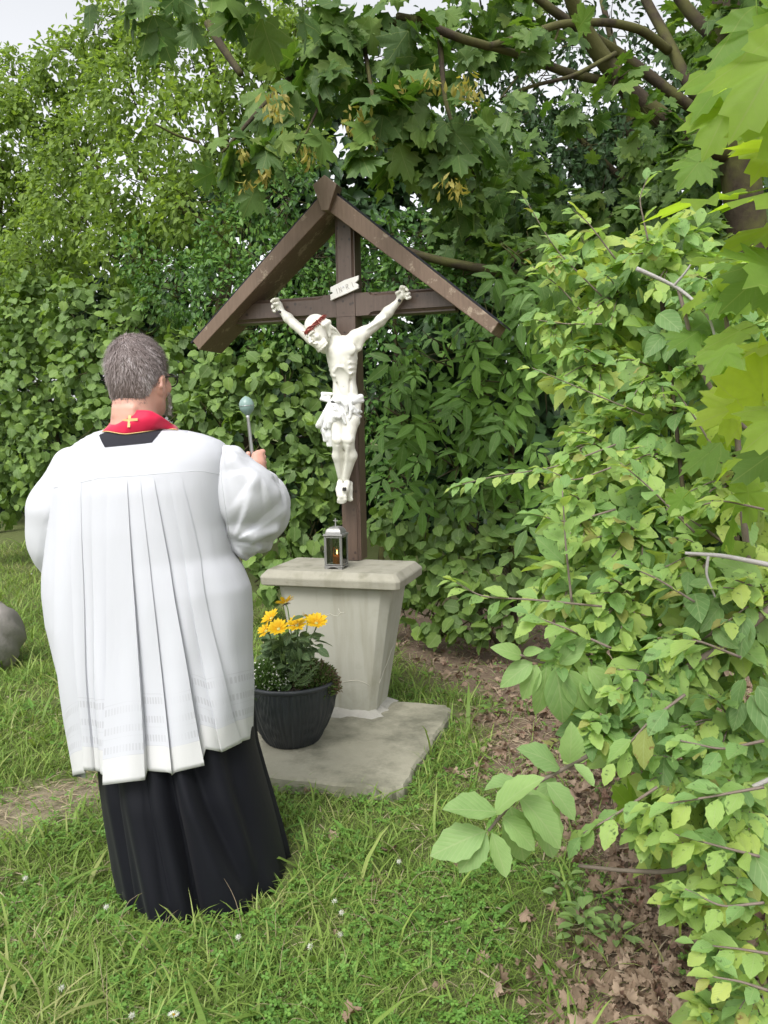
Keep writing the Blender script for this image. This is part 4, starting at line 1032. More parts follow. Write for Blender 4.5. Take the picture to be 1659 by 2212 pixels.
# trunk
fg.ell(A3(772, 862, .088), (.083, .058, .082), None, .03); fg.ell(A3(782, 990, .090), (.070, .055, .070), None, .04)
fg.ell(A3(797, 1130, .074), (.058, .045, .07), None, .045); fg.ell(A3(806, 1250, .066), (.066, .048, .06), None, .04)
for (x, y) in ((712, 872), (842, 842)): fg.ell(A3(x, y, .132), (.036, .014, .030), None, .018)
fg.cone(A3(640, 790, .10), A3(760, 765, .112), .012, .012, .012); fg.cone(A3(780, 765, .112), A3(880, 735, .09), .012, .012, .012)
for i, (y0, y1) in enumerate(((925, 905), (965, 950), (1005, 1000), (1045, 1050))):      # ribs
    fg.cone(A3(905-i*6, y0, .083), A3(838+i*6, y1+12, .131), .0038, .0038, .014); fg.cone(A3(650+i*8, y0+25, .083), A3(716-i*4, y1+35, .131), .0038, .0038, .014)
fg.cone(A3(735, 1000, .147), A3(690, 1065, .122), .0045, .0045, .014); fg.cone(A3(770, 1000, .147), A3(845, 1065, .118), .0045, .0045, .014)
fg.ell(A3(768, 1085, .150), (.028, .018, .028), None, .025, sub=True)
fg.cone(A3(775, 900, .156), A3(765, 980, .152), .003, .003, .012, sub=True)
fg.ell(A3(790, 1185, .112), (.005, .006, .005), None, .005, sub=True)
fg.cone(A3(735, 1120, .108), A3(750, 1230, .112), .004, .004, .012, sub=True); fg.cone(A3(850, 1120, .104), A3(850, 1230, .108), .004, .004, .012, sub=True)
# neck
fg.chain([A3(735, 800, .085), A3(680, 740, .105), A3(640, 690, .12)], [.036, .031, .030], .02)
fg.cone(A3(700, 700, .125), A3(770, 775, .115), .008, .007, .01)
# arms
fg.chain([A3(625, 812, .075), A3(500, 742, .060), A3(345, 615, .050), A3(290, 560, .045), A3(232, 500, .034)], [.040, .031, .024, .0255, .0155], .012)
fg.chain([A3(872, 772, .080), A3(905, 735, .075), A3(975, 694, .065), A3(1060, 640, .055), A3(1120, 585, .050), A3(1190, 505, .044), A3(1282, 412, .032)], [.044, .040, .033, .0235, .0275, .0270, .0150], .012)
fg.cone(A3(1000, 655, .088), A3(1160, 560, .070), .006, .006, .012); fg.cone(A3(930, 830, .085), A3(965, 725, .080), .016, .012, .02)
# hands, palms up and fingers curling
def hand(wr, c, tips, thumb, d):
    fg.chain([A3(*wr, d), A3(*c, d + .004)], [.0155, .0215], .008)
    for (kx, ky, mx, my, tx, ty) in tips:
        fg.chain([A3(kx, ky, d + .002), A3(mx, my, d + .016), A3(tx, ty, d + .030)], [.0098, .0088, .0078], .0025)
    fg.chain([A3(*p, d + q) for p, q in zip(thumb, (.006, .022, .032))], [.010, .0085, .007], .004)
hand((1284, 408), (1312, 356), ((1300, 322, 1312, 280, 1338, 282), (1325, 322, 1348, 292, 1364, 308), (1345, 345, 1378, 338, 1364, 350), (1345, 372, 1386, 374, 1362, 384)), ((1292, 372), (1270, 335), (1296, 318)), .030)
hand((236, 504), (205, 446), ((205, 418, 196, 390, 168, 390), (190, 420, 158, 396, 140, 410), (180, 448, 150, 452, 148, 462), (190, 475, 160, 492, 168, 500)), ((222, 452), (196, 430), (160, 432)), .030)
# legs crossed at the feet
fg.chain([A3(748, 1330, .075), A3(742, 1480, .105), A3(738, 1655, .135), A3(738, 1700, .125), A3(742, 1800, .098), A3(768, 2010, .055)], [.047, .041, .0285, .026, .0305, .0165], .014)
fg.chain([A3(872, 1330, .075), A3(862, 1480, .100), A3(838, 1655, .128), A3(838, 1700, .118), A3(858, 1800, .092), A3(812, 2010, .068)], [.046, .040, .0275, .0255, .0300, .0160], .014)
fg.ell(A3(738, 1658, .158), (.017, .008, .020), None, .01); fg.ell(A3(838, 1658, .150), (.016, .008, .019), None, .01)
fg.cone(A3(738, 1715, .152), A3(764, 1985, .068), .006, .006, .012); fg.cone(A3(832, 1715, .144), A3(806, 1985, .082), .006, .006, .012)
# feet
fg.chain([AB(475, 1790, .058), AB(475, 1900, .068), AB(480, 1990, .078)], [.018, .024, .022], .008)
fg.chain([AB(590, 1790, .068), AB(545, 1900, .092), AB(510, 2010, .098)], [.017, .022, .022], .008)
fg.chain([AB(640, 1800, .04), AB(625, 1900, .045), AB(625, 2010, .045)], [.014, .016, .018], .012)
for i, (x, y) in enumerate(((438, 2110), (470, 2122), (500, 2124), (528, 2120), (556, 2105))): fg.chain([AB(470 + i*22, 2010, .108), AB(x + 6, 2070, .106), AB(x, y, .100)], [.0075, .0075, .0068], .0022)
for i, (x, y) in enumerate(((610, 2070), (640, 2080), (665, 2070))): fg.chain([AB(600 + i*18, 1990, .05), AB(x, y, .055)], [.009, .008], .003)
# head sunk towards the viewer's left
HS = .62
hu = np.array([-.50, -.22, .80]); hu /= np.linalg.norm(hu); hf = np.array([-.44, -.74, -.46]); hf -= hu * (hf @ hu); hf /= np.linalg.norm(hf); hr = np.cross(hf, hu)
HC2 = A3(556, 672, .165); HM2 = np.stack([hr, hf, hu], 1)
def h2(r, f, z): return HC2 + (hr*r + hf*f + hu*z) * HS
def E2(c, r, k=.006, sub=False): fg.ell(h2(*c), np.array(r) * HS, HM2, k, sub)
E2((0, -.015, .035), (.084, .102, .098), .012); E2((0, .030, -.035), (.063, .072, .090), .015)
fg.cone(h2(0, .06, -.098), h2(0, .08, -.120), .020, .015, .012)
for sg in (-1, 1):
    E2((sg*.044, .072, -.045), (.020, .018, .02), .01)
    fg.cone(h2(sg*.050, .082, .008), h2(sg*.010, .100, .004), .0065, .0065, .006)
    E2((sg*.031, .098, -.016), (.018, .012, .012), .005, True); E2((sg*.031, .084, -.018), (.015, .012, .011), .003)
fg.cone(h2(0, .100, -.004), h2(0, .130, -.048), .0058, .0085, .005)
for sg in (-1, 1):
    E2((sg*.012, .114, -.050), (.010, .011, .008), .003)
    fg.cone(h2(0, .114, -.066), h2(sg*.030, .098, -.084), .0048, .004, .004)        # moustache
fg.cone(h2(-.014, .106, -.083), h2(.014, .106, -.083), .004, .004, .003)
rr_ = np.random.default_rng(8)
E2((0, .078, -.100), (.034, .030, .028), .01)
for i in range(44):       # curled beard
    a = -1.25 + 2.5*(i % 22)/21; z = -.085 - .022*(i // 22) - .02*math.cos(a); p = (.062*math.sin(a*1.15), .030 + .062*math.cos(a*1.15), z)
    q = (p[0]*1.12, p[1] + .008, z - .020)
    fg.cone(h2(*p), h2(*q), .0062, .0038, .0015)
for i in range(7):        # hair drawn back and falling on the shoulder
    t = i / 6; w_ = 12*math.sin(i*2.1)
    fg.chain([A3(575 - 12*t, 598 + 40*t, .178 - .01*t), A3(628 + 8*t, 600 + 76*t + w_*.4, .170 - .02*t), A3(672 + 8*t + w_, 632 + 84*t, .158 - .03*t), A3(716 + 6*t, 662 + 80*t - w_, .138 - .03*t), A3(762 - 30*t, 716 + 45*t, .112 - .01*t)], [.0085, .0085, .0078, .0068, .0035], .0010)
for i in range(4): fg.chain([h2(-.070 + .01*i, -.02 - i*.02, .050), h2(-.084, -.02 - i*.02, .0), A3(640 + 8*i, 655 + 22*i, .150)], [.010, .011, .008], .004)
V, Q = fg.mesh()
fig = obj_np('crucifix_figure', V, [Q], M['statue']); fig.location = S_O + SX*FO[0] + SY*FO[1] + np.array([0, 0, FO[2]]); fig.rotation_euler = (0, 0, S_YAW)
tag(fig, 'cream painted figure of Christ with outstretched arms, nailed to the wooden cross', 'statue')
# loincloth
lc = SDF((-.20, -.25, .28), (.20, .10, .72), .0028)
def LE(x, y, d, rx, ry, rz, k=.01, sub=False): lc.ell(AB(x, y, d), (rx*KB, ry, rz*KB), None, k, sub)
LE(575, 520, .072, 215, .060, 175, .02); LE(590, 660, .080, 180, .056, 150, .02)
lc.cone(AB(700, 600, .085), AB(735, 770, .095), .030, .022, .02); lc.cone(AB(420, 520, .11), AB(560, 760, .12), .030, .020, .02)
lc.cone(AB(395, 560, .10), AB(400, 690, .125), .040, .036, .02)
LE(235, 350, .085, 92, .020, 72, .008); LE(215, 345, .105, 60, .012, 45, .006, True)
lc.cone(AB(170, 290, .085), AB(330, 300, .095), .008, .008, .006); lc.cone(AB(160, 385, .085), AB(330, 425, .1), .010, .010, .006)
lc.cone(AB(665, 425, .118), AB(815, 350, .075), .018, .016, .008); lc.cone(AB(680, 440, .118), AB(835, 410, .070), .014, .013, .006); lc.cone(AB(700, 380, .11), AB(810, 335, .08), .008, .008, .003)
lc.chain([AB(370, 400, .128), AB(470, 345, .132), AB(570, 370, .136), AB(640, 440, .138), AB(658, 560, .140), AB(632, 690, .140), AB(620, 770, .138)], [.011, .010, .011, .012, .011, .009, .006], .004)
lc.chain([AB(400, 420, .138), AB(500, 410, .142), AB(565, 480, .146), AB(580, 600, .146)], [.011, .012, .012, .007], .004)
lc.chain([AB(360, 470, .138), AB(420, 520, .146), AB(500, 640, .150), AB(560, 800, .145)], [.010, .012, .011, .006], .004)
lc.chain([AB(330, 560, .138), AB(400, 560, .148), AB(450, 530, .145)], [.009, .009, .006], .003); lc.chain([AB(350, 680, .145), AB(410, 672, .160), AB(450, 690, .158)], [.011, .013, .010], .004)
lc.chain([AB(640, 780, .125), AB(700, 800, .125), AB(760, 815, .10)], [.007, .007, .007], .003)
lc.chain([AB(690, 520, .132), AB(760, 590, .115), AB(820, 600, .08)], [.010, .010, .008], .004); lc.chain([AB(700, 600, .13), AB(780, 680, .10), AB(815, 680, .075)], [.010, .009, .007], .004)
for pts, r_ in (([(320, 440, .12), (235, 620, .115), (140, 800, .10), (110, 830, .098)], (.016, .018, .020, .016)), ([(330, 480, .125), (280, 660, .125), (225, 850, .12)], (.016, .018, .015)), ([(345, 560, .13), (320, 760, .14), (290, 850, .135)], (.014, .017, .013)),
                ([(180, 830, .09), (230, 930, .10), (275, 1060, .10)], (.015, .017, .013)), ([(230, 860, .08), (215, 980, .075), (215, 1075, .075)], (.012, .013, .010)), ([(320, 820, .12), (310, 1000, .11), (335, 1200, .10)], (.016, .018, .012)), ([(280, 1050, .09), (290, 1150, .09), (320, 1215, .095)], (.014, .014, .009)), ([(140, 840, .08), (170, 920, .078), (240, 1080, .075)], (.008, .008, .008))):
    lc.chain([AB(*p) for p in pts], r_, .005)
lc.cone(AB(290, 870, .15), AB(330, 980, .14), .003, .006, .006, sub=True); lc.cone(AB(262, 560, .15), AB(190, 800, .14), .003, .004, .006, sub=True)
V, Q = lc.mesh(); lcl = obj_np('loincloth', V, [Q], M['statuecloth'], fig)
m = MB(); m.tube([AB(300, 432, .122), AB(340, 430, .145), AB(376, 440, .15)], [.004, .005, .003], 6); m.build('cord', M['ironnail'], lcl)
# crown of thorns
cr = MB()
def band(w0, w1, n, r_, tw):
    P = []
    for i in range(n + 1):
        a = 2*PI*i/n; z = .052 + w0*math.sin(a*3 + tw) ; q = (.090 + .004*math.sin(a*5+tw)); P.append(h2(q*math.cos(a), -.012 + q*1.2*math.sin(a), z + w1*math.sin(a)))
    cr.tube(P, r_, 6, cap=False); return P
ct_ = bpy.data.objects.new('crown_of_thorns', None); link(ct_, fig)
for w0, w1, tw in ((.010, -.012, 0), (.012, -.010, 2.1), (.009, -.014, 4.2)):
    cr = MB(); P = band(w0, w1, 60, .0042, tw)
    for i in range(3, 60, 6):
        o_ = P[i] - h2(0, -.012, .05); o_ /= np.linalg.norm(o_); d_ = o_ + hu*rr_.uniform(-1, 1.2)
        cr.tube([P[i], P[i] + d_*.013], [.0028, .0006], 5)
    cr.build('thorn_strand', M['redpaint'], ct_, smooth=True)
bl_ = MB()
for i in range(34):
    a = 2*PI*i/34; q = .0875; p = h2(q*math.cos(a), -.012 + q*1.17*math.sin(a), .045 - .012*math.sin(a)); bl_.tube([p + hu*.013, p - hu*(.006 + .012*rr_.random())], [.0052, .003], 5)
bo_ = bl_.build('painted_blood', M['pinkpaint'], ct_, smooth=True); bo_['kind'] = 'stuff'
for (p, s_) in ((A3(1293, 402, .056), .0068), (A3(212, 503, .056), .0066), (AB(541, 1893, .122), .0092)):
    m = MB(); m.box(-np.array([s_, .006, s_]), (s_, .006, s_), Matrix.Translation(p) @ Matrix.Rotation(.5 if p[2] > .5 else 0, 4, 'Y'), bev=.0015); m.build('nail', M['ironnail'], fig)
# ---------------------------------------------------------------- leaves: templates
def T_fold(L=1.0, W=.5, st=2, fold=.18, droop=.25, belly=.45, serr=0, curl=0.0):
    """oval leaf from the stalk at 0 to the tip at y = L; st cross stations"""
    V = [(0, 0, 0, 0, 0)]; F3 = []; F4 = []
    ts = [(i + 1) / (st + 1) for i in range(st)]
    for i, t in enumerate(ts):
        w = W/2 * math.sin(PI * t**(math.log(.5)/math.log(belly)))**.8
        if serr: w *= 1 + serr * (1 if i % 2 else -1)
        z = -droop * t*t; e = curl * math.sin(t*9)
        V += [(-w, t*L, z + fold*w*2 + e, -w/(W/2), t), (0, t*L, z, 0, t), (w, t*L, z + fold*w*2 - e, w/(W/2), t)]
    V.append((0, L, -droop, 0, 1)); n = len(V) - 1
    F3 += [(0, 2, 1), (0, 3, 2)]
    for i in range(st - 1):
        a = 1 + 3*i; F4 += [(a, a+1, a+4, a+3), (a+1, a+2, a+5, a+4)]
    a = 1 + 3*(st-1); F3 += [(a, a+1, n), (a+1, a+2, n)]
    return np.array(V, float), np.array(F3), np.array(F4).reshape(-1, 4)
def T_quad(W=.55, fold=.15, droop=.15):
    V = [(0,0,0,0,0),(-W/2,.38,fold*W,-1,.38),(-W*.36,.75,fold*W-droop*.6,-.7,.75),(0,1,-droop,0,1),(W*.36,.75,fold*W-droop*.6,.7,.75),(W/2,.38,fold*W,1,.38)]
    return np.array(V, float), np.zeros((0,3), int), np.array([(0,3,2,1),(0,5,4,3)])
def T_fan(outline, centre, zf, warp=.12):
    V = [(centre[0], centre[1], 0, 0, .4)]
    for (x, y) in outline: V.append((x, y, zf(x, y), x*1.6, y))
    n = len(outline); F = [(0, i+1, (i+1) % n + 1) for i in range(n)]
    return np.array(V, float), np.array(F), np.zeros((0,4), int)
def lobes(angs, lens, notch=.60, tooth=.16):
    O = [(0, 0)]; c = np.array([0, .30])
    pts = []
    for i, (a, l) in enumerate(zip(angs, lens)):
        a = math.radians(a)
        def P(da, r): return c + r*np.array([math.sin(a+da), math.cos(a+da)])
        pts += [P(-.44, l*.66), P(-.33, l*.84), P(-.15, l*.80), P(0, l*1.04), P(.15, l*.80), P(.33, l*.84), P(.44, l*.66)]
        if i < len(angs) - 1:
            m_ = math.radians((angs[i] + angs[i+1]) / 2); pts.append(c + notch*min(l, lens[i+1])*np.array([math.sin(m_), math.cos(m_)]))
    return pts
def maple(seed=0, lo=.0):
    pts = lobes([-120, -60, 0, 60, 120], [.46, .62, .68, .62, .46])
    pts = [(0, .0)] + [tuple(p) for p in pts]
    r = np.random.default_rng(seed); k = r.uniform(.1, .3)
    return T_fan(pts, (0, .30), lambda x, y: -k*(x*x*1.6 + max(0, y-.3)**2*1.3) + .05*math.sin(x*9 + seed*2) + r.uniform(-.02, .02))
def maple_lo():
    pts = [(0,0),(-.36,.02),(-.30,.18),(-.55,.52),(-.22,.55),(0,1.0),(.22,.55),(.55,.52),(.30,.18),(.36,.02)]
    return T_fan(pts, (0,.32), lambda x, y: -.3*x*x - .12*max(0, y-.3))
def hazel(seed=0, n=16):
    r = np.random.default_rng(seed); P = []
    for i in range(n):
        a = PI + 2*PI*(i + .0)/n; rr = .5*(1 + (.07 if i % 2 else -.07)); x = .95*rr*math.sin(a)*1.0; y = .5 + rr*math.cos(a)*1.0
        if i == n//2: y += .10
        if i == 0: y += .04
        P.append((x, y))
    return T_fan(P, (0, .45), lambda x, y: .22*abs(x) - .22*y*y + r.uniform(-.02,.02))
def elder_spray():
    VV = []; T3 = []; T4 = []; off = 0
    b_, f3, f4 = T_fold(1, .36, 3, .15, .22, .42)
    for (ox, oy, ang, s) in ((0, .46, 0, .56), (-.02, .38, 62, .48), (.02, .38, -62, .48), (-.02, .12, 72, .42), (.02, .12, -72, .42)):
        a = math.radians(ang); V = b_.copy(); x = V[:,0]*s; y = V[:,1]*s
        V[:,0] = ox + x*math.cos(a) - y*math.sin(a); V[:,1] = oy + x*math.sin(a) + y*math.cos(a); V[:,2] = V[:,2]*s - .12*V[:,1]**2 - .10*np.abs(V[:,0])
        VV.append(V); T3.append(f3 + off); T4.append(f4 + off); off += len(V)
    return np.concatenate(VV), np.concatenate(T3), np.concatenate(T4)
def trefoil():
    VV = []; T4 = []
    for i in range(3):
        a = 2*PI*i/3 + .2; V = np.array([(0,0,0,0,0),(-.36,.42,.07,-1,.4),(-.30,.88,.06,-.8,.9),(0,.84,-.02,0,1),(.30,.88,.06,.8,.9),(.36,.42,.07,1,.4)], float); x, y = V[:,0].copy(), V[:,1].copy()
        V[:,0] = x*math.cos(a) - y*math.sin(a); V[:,1] = x*math.sin(a) + y*math.cos(a); V[:,2] += -.12*(y**2); VV.append(V); T4 += [[6*i, 6*i+3, 6*i+2, 6*i+1], [6*i, 6*i+5, 6*i+4, 6*i+3]]
    return np.concatenate(VV), np.zeros((0,3), int), np.array(T4)
def crumple(seed):
    V, a, b_ = maple(seed); r = np.random.default_rng(seed + 50)
    V[:,:2] *= (r.uniform(.45,.8), r.uniform(.75,1)); V[:,2] = V[:,2]*.5 + 3.2*V[:,0]**2*r.uniform(.4,1.6)*(1 if seed % 2 else -.5) + .22*np.sin(V[:,1]*6 + seed)*r.uniform(.3,1) + r.uniform(-.06,.06,len(V)) + .15; return V, a, b_
TPL = {'quad': [T_quad()], 'plum': [T_fold(1,.58,2,.15,.2,.5), T_fold(1,.52,2,.25,.1,.45)], 'plumhi': [T_fold(1,.56,4,.15,.2,.5)],
       'hazel': [hazel(0), hazel(1)], 'privet': [T_fold(1,.5,2,.2,.12,.5)], 'elder': [T_fold(1,.42,4,.15,.35,.42), T_fold(1,.40,4,.08,.15,.4)], 'spray': [elder_spray()],
       'maple': [maple(i) for i in range(4)], 'maplelo': [maple_lo()],
       'apple': [T_fold(1,.56,8,.16,.28,.48,.07,.012), T_fold(1,.50,8,.28,.10,.5,.06,.02), T_fold(1,.60,8,.05,.35,.5,.07,.03)], 'applelo': [T_fold(1,.56,4,.16,.25,.48), T_fold(1,.50,4,.3,.1,.5)],
       'dogwood': [T_fold(1,.55,7,.12,.35,.45)], 'trefoil': [trefoil()], 'dead': [crumple(i) for i in range(6)],
       'key': [T_fold(1,.36,2,.1,.2,.65)], 'lance': [T_fold(1,.22,4,.2,.45,.45)]}
def frames(t, n):
    t = t / (np.linalg.norm(t, axis=1)[:, None] + 1e-9); n = n - t * (n*t).sum(1)[:, None]; n /= np.linalg.norm(n, axis=1)[:, None] + 1e-9
    return np.stack([np.cross(t, n), t, n], 2)          # columns: x across, y along, z normal
def bake(tpl, P, R, s, r):
    """one array of leaves from templates picked by index"""
    Vs, F3, F4, At = [], [], [], []; off = 0; pick = (np.arange(len(P)) * 7919) % len(tpl)
    for k, (V, f3, f4) in enumerate(tpl):
        i = np.where(pick == k)[0]
        if not len(i): continue
        W = np.einsum('nij,vj->nvi', R[i] * s[i][:, None, None], V[:, :3]) + P[i][:, None, :]
        Vs.append(W.reshape(-1, 3)); nv = len(V); o = off + np.arange(len(i))[:, None, None] * nv
        if len(f3): F3.append((f3[None] + o).reshape(-1, 3))
        if len(f4): F4.append((f4[None] + o).reshape(-1, 4))
        a = np.empty((len(i), nv, 3)); a[:, :, 0] = V[None, :, 3]; a[:, :, 1] = V[None, :, 4]; a[:, :, 2] = r[i][:, None]; At.append(a.reshape(-1, 3)); off += len(i) * nv
    fs = [np.concatenate(f) for f in (F3, F4) if f]
    return np.concatenate(Vs), fs, np.concatenate(At)
_tm = {}
def tmesh(key, k, mat):
    kk = (key, k, mat.name)
    if kk not in _tm:
        V, f3, f4 = TPL[key][k]; _tm[kk] = mesh_np('leaf', V[:, :3], [f3, f4], mat, attr=np.column_stack([V[:, 3], V[:, 4], V[:, 0]*0]))
    return _tm[kk]
LEAFCOUNT = [0]
def foliage(root, key, mat, P, R, s, nparts=0, name='foliage', leafname='leaf', cell=9.0):
    """the leaves that show largest become parts, the rest one mass"""
    P = np.asarray(P); r = RNG.random(len(P)); keep = np.ones(len(P), bool)
    if nparts:
        px, py, d = project(P); inn = (px > -10) & (px < 1669) & (py > -10) & (py < 2222) & (d > .3)
        size = s / d; c = (np.floor(px/cell).astype(int) * 4096 + np.floor(py/cell).astype(int)); order = np.lexsort((d, c)); first = np.zeros(len(P), bool)
        cs = c[order]; first[order[np.r_[True, cs[1:] != cs[:-1]]]] = True
        cand = np.where(inn & first)[0]; cand = cand[np.argsort(-size[cand])][:nparts]; keep[cand] = False
        base = np.array(root.location)
        for i in cand:
            k = int(i) % len(TPL[key]); o = bpy.data.objects.new(leafname, tmesh(key, k, mat)); COL.objects.link(o); o.parent = root
            m4 = np.eye(4); m4[:3,:3] = R[i] * s[i]; m4[:3,3] = P[i] - base; o.matrix_basis = Matrix(m4.tolist())
    if keep.any():
        V, fs, at = bake(TPL[key], P[keep], R[keep], s[keep], r[keep]); o = obj_np(name, V - np.array(root.location), fs, mat, root, attr=at); o['kind'] = 'stuff'
        LEAFCOUNT[0] += sum(len(f) * (f.shape[1]-2) for f in fs)
CAMP = np.array([0, 0, CAM_Z])
def cloud(blobs, dens, size, spread=.35, shell=.55, up=.7, down=.5, rng=RNG, cull=-.45, holes=.22):
    """leaves in the outer shell of blobs (px, py, Y, rpx[, squash]); dens = leaves per leaf-area of shell"""
    PP, TT, NN, SS = [], [], [], []
    C = np.array([U(b_[0], b_[1], b_[2]) for b_ in blobs]); Rr = np.array([b_[3]/F_PX*b_[2] for b_ in blobs])
    for j, (c, r_) in enumerate(zip(C, Rr)):
        sq = blobs[j][4] if len(blobs[j]) > 4 else 1.0
        n = int(dens * 4*PI*r_*r_ / (size*size)); d = rng.normal(size=(n, 3)); d /= np.linalg.norm(d, axis=1)[:, None]
        tc = CAMP - c; tc /= np.linalg.norm(tc); d = d[(d @ tc) > cull + rng.uniform(-.2, .2, n)]; n = len(d)
        lump = 1 + .16*np.sin(d[:,0]*7 + j) * np.sin(d[:,2]*8 + j*2) + .08*np.sin(d[:,1]*17 + d[:,2]*13 + j)
        rad = r_ * lump * (shell + (1.04 - shell) * rng.random(n)**.6); p = c + d * rad[:, None] * (1, 1, sq)
        ins = np.zeros(n, bool)
        for q, (c2, r2) in enumerate(zip(C, Rr)):
            if q != j: ins |= np.linalg.norm(p - c2, axis=1) < r2 * min(.75, shell)
        g = (p[:,2] > .03) & ~ins & (vnoise(p[:,0]*3 + p[:,1], p[:,2]*3 + p[:,1], .6, 40 + j % 7) > holes); p, d = p[g], d[g]; n = len(p)
        t = d*.55 + rng.normal(0, .5, (n, 3)) + np.array([0, 0, -down]); nn = d*.55 + rng.normal(0, .42, (n, 3)) + np.array([0, 0, up]) + tc*.25
        PP.append(p); TT.append(t); NN.append(nn); SS.append(size * rng.uniform(1-spread, 1+spread, n))
    return np.concatenate(PP), frames(np.concatenate(TT), np.concatenate(NN)), np.concatenate(SS)
def clear(P, R, s, keep): return P[keep], R[keep], s[keep]
def shoot(pts, n, size, rng=RNG, t0=.12, ang=55, hang=.25, taper=.45, pair=False):
    """leaves set alternately along a twig"""
    pts = np.asarray(pts, float); m = len(pts); seg = np.linspace(t0, 1, n); X = np.stack([np.interp(seg*(m-1), range(m), pts[:,i]) for i in range(3)], 1)
    D = np.gradient(X, axis=0) if n > 1 else pts[-1:]-pts[:1]; D /= np.linalg.norm(D, axis=1)[:, None]
    PP, TT, NN, SS = [], [], [], []
    for i in range(n):
        u = np.cross(D[i], (0, 0, 1)); u /= np.linalg.norm(u) + 1e-6; v = np.cross(u, D[i])
        for q in range(2 if pair else 1):
            ph = i*2.4 + q*PI + rng.uniform(-.4, .4); a = math.radians(ang*(1 - .45*seg[i]) + rng.uniform(-12, 12))
            o = u*math.cos(ph) + v*math.sin(ph)*.6; t = D[i]*math.cos(a) + o*math.sin(a); t[2] -= hang
            nn = np.array([0, 0, 1.0]) + rng.normal(0, .25, 3) + .35*(CAMP - X[i])/np.linalg.norm(CAMP - X[i]) - t*.2
            PP.append(X[i] + t*size*.12); TT.append(t); NN.append(nn); SS.append(size * (1 - taper*abs(seg[i]-.45)*1.2) * rng.uniform(.75, 1.15))
    return np.array(PP), frames(np.array(TT), np.array(NN)), np.array(SS)
def cat(*L): return tuple(np.concatenate([l[i] for l in L]) for i in range(3))
def limb(root, pts, r0, r1, mat, name='branch', n=8, wob=.0, kind=None):
    pts = np.asarray(pts, float); t = np.linspace(0, len(pts)-1, max(8, 5*len(pts))); X = np.stack([np.interp(t, range(len(pts)), pts[:,i]) for i in range(3)], 1)
    for _ in range(3): X[1:-1] = (X[:-2] + 2*X[1:-1] + X[2:]) / 4
    if wob: X[1:-1] += RNG.normal(0, wob, X[1:-1].shape)
    m = MB(); m.tube(X - np.array(root.location), np.linspace(r0, r1, len(X)), n); o = m.build(name, mat, root, smooth=True); return o
def twigs(root, segs, mat, name='twigs'):
    m = MB()
    for (a, b_, r_) in segs:
        c = (np.array(a) + b_)/2 + RNG.normal(0, .03, 3) * np.linalg.norm(np.array(a)-b_); m.tube(np.array([a, c, b_]) - np.array(root.location), [r_, r_*.75, r_*.3], 5)
    o = m.build(name, mat, root, smooth=True); o['kind'] = 'stuff'; return o

# ---------------------------------------------------------------- plants in the pot
PT = PC + np.array([0, 0, HH - .03])
def z8p(x, y): return (535.7 + .168*x, 1270.2 + .168*y)
cf = empty('coneflower', PT, 0, label='golden yellow daisy-like flowers with broad dark green leaves in the planter', cat='flowers')
def flower(px, py, Y, R_, face, n, parent, seed):
    rg = np.random.default_rng(seed); c = U(px, py, Y); f = np.array(face, float); f /= np.linalg.norm(f)
    a = np.cross(f, (0, 1, .1)); a /= np.linalg.norm(a); b2 = np.cross(f, a); base = np.array(parent.location)
    fo = bpy.data.objects.new('flower_head', None); link(fo, parent); fo.location = c - base
    m = MB(); rows = [f*(.006*math.cos(ph)) + (a*math.cos(th) + b2*math.sin(th))*(.0085*math.sin(ph)) for ph in np.linspace(.1, 1.7, 6) for th in np.linspace(0, 2*PI, 13)[:-1]]
    m.grid(rows, 6, 12, wrap=True); m.build('flower_centre', M['flowereye'], fo, smooth=True)
    V, f3, f4 = T_fold(1, .34, 4, .10, .10, .6)
    for i in range(n):
        th = 2*PI*i/n + rg.uniform(-.1, .1); d = a*math.cos(th) + b2*math.sin(th); lift = .50 + rg.uniform(-.12, .12) - .25*(i % 2)*.5
        t = d*math.cos(lift) + f*math.sin(lift); R = frames(t[None], (f*math.cos(lift) - d*math.sin(lift))[None])[0]; s_ = R_ * rg.uniform(.9, 1.08)
        o = bpy.data.objects.new('petal', tmeshes[0]); link(o, fo); m4 = np.eye(4); m4[:3,:3] = R*s_; m4[:3,3] = d*.005; o.matrix_basis = Matrix(m4.tolist())
    m = MB()
    for i in range(9):
        th = 2*PI*i/9 + .3; d = a*math.cos(th) + b2*math.sin(th); m.tube([d*.004 - f*.003, d*.014 - f*.004, d*.022 - f*.010], [.002, .0016, .0004], 4)
    m.build('bracts', M['bract'], fo)
    foot = PT + np.array([(c[0]-PT[0])*.35, (c[1]-PT[1])*.4, -.01]); mid = (c + foot)/2 + np.array([rg.uniform(-.02,.02), 0, .03]) - f*.02
    pts = [foot, mid, c - f*.03, c - f*.004]; limb(cf, pts, .0035, .0028, M['stem'], 'stem', 6)
_pv, _p3, _p4 = T_fold(1, .36, 5, .12, .06, .62)
tmeshes = [mesh_np('petal', _pv[:, :3], [_p3, _p4], M['petal'], attr=np.column_stack([_pv[:,3], _pv[:,4], _pv[:,0]*0]))]
for i, (x, y, Y, R_, fc, n) in enumerate(((300,392,3.54,.046,(-.5,-.35,.8),15),(235,555,3.50,.040,(-.5,-.5,.7),13),(395,530,3.47,.047,(-.1,-.6,.8),16),(630,485,3.48,.047,(-.05,-.5,.85),15),(880,455,3.52,.052,(.1,-.5,.9),17),(780,385,3.62,.038,(.2,.3,.8),12),(485,195,3.62,.048,(-.35,.35,.85),15))):
    flower(*z8p(x, y), Y, R_, fc, n, cf, i)
rg = np.random.default_rng(77)
lv = []
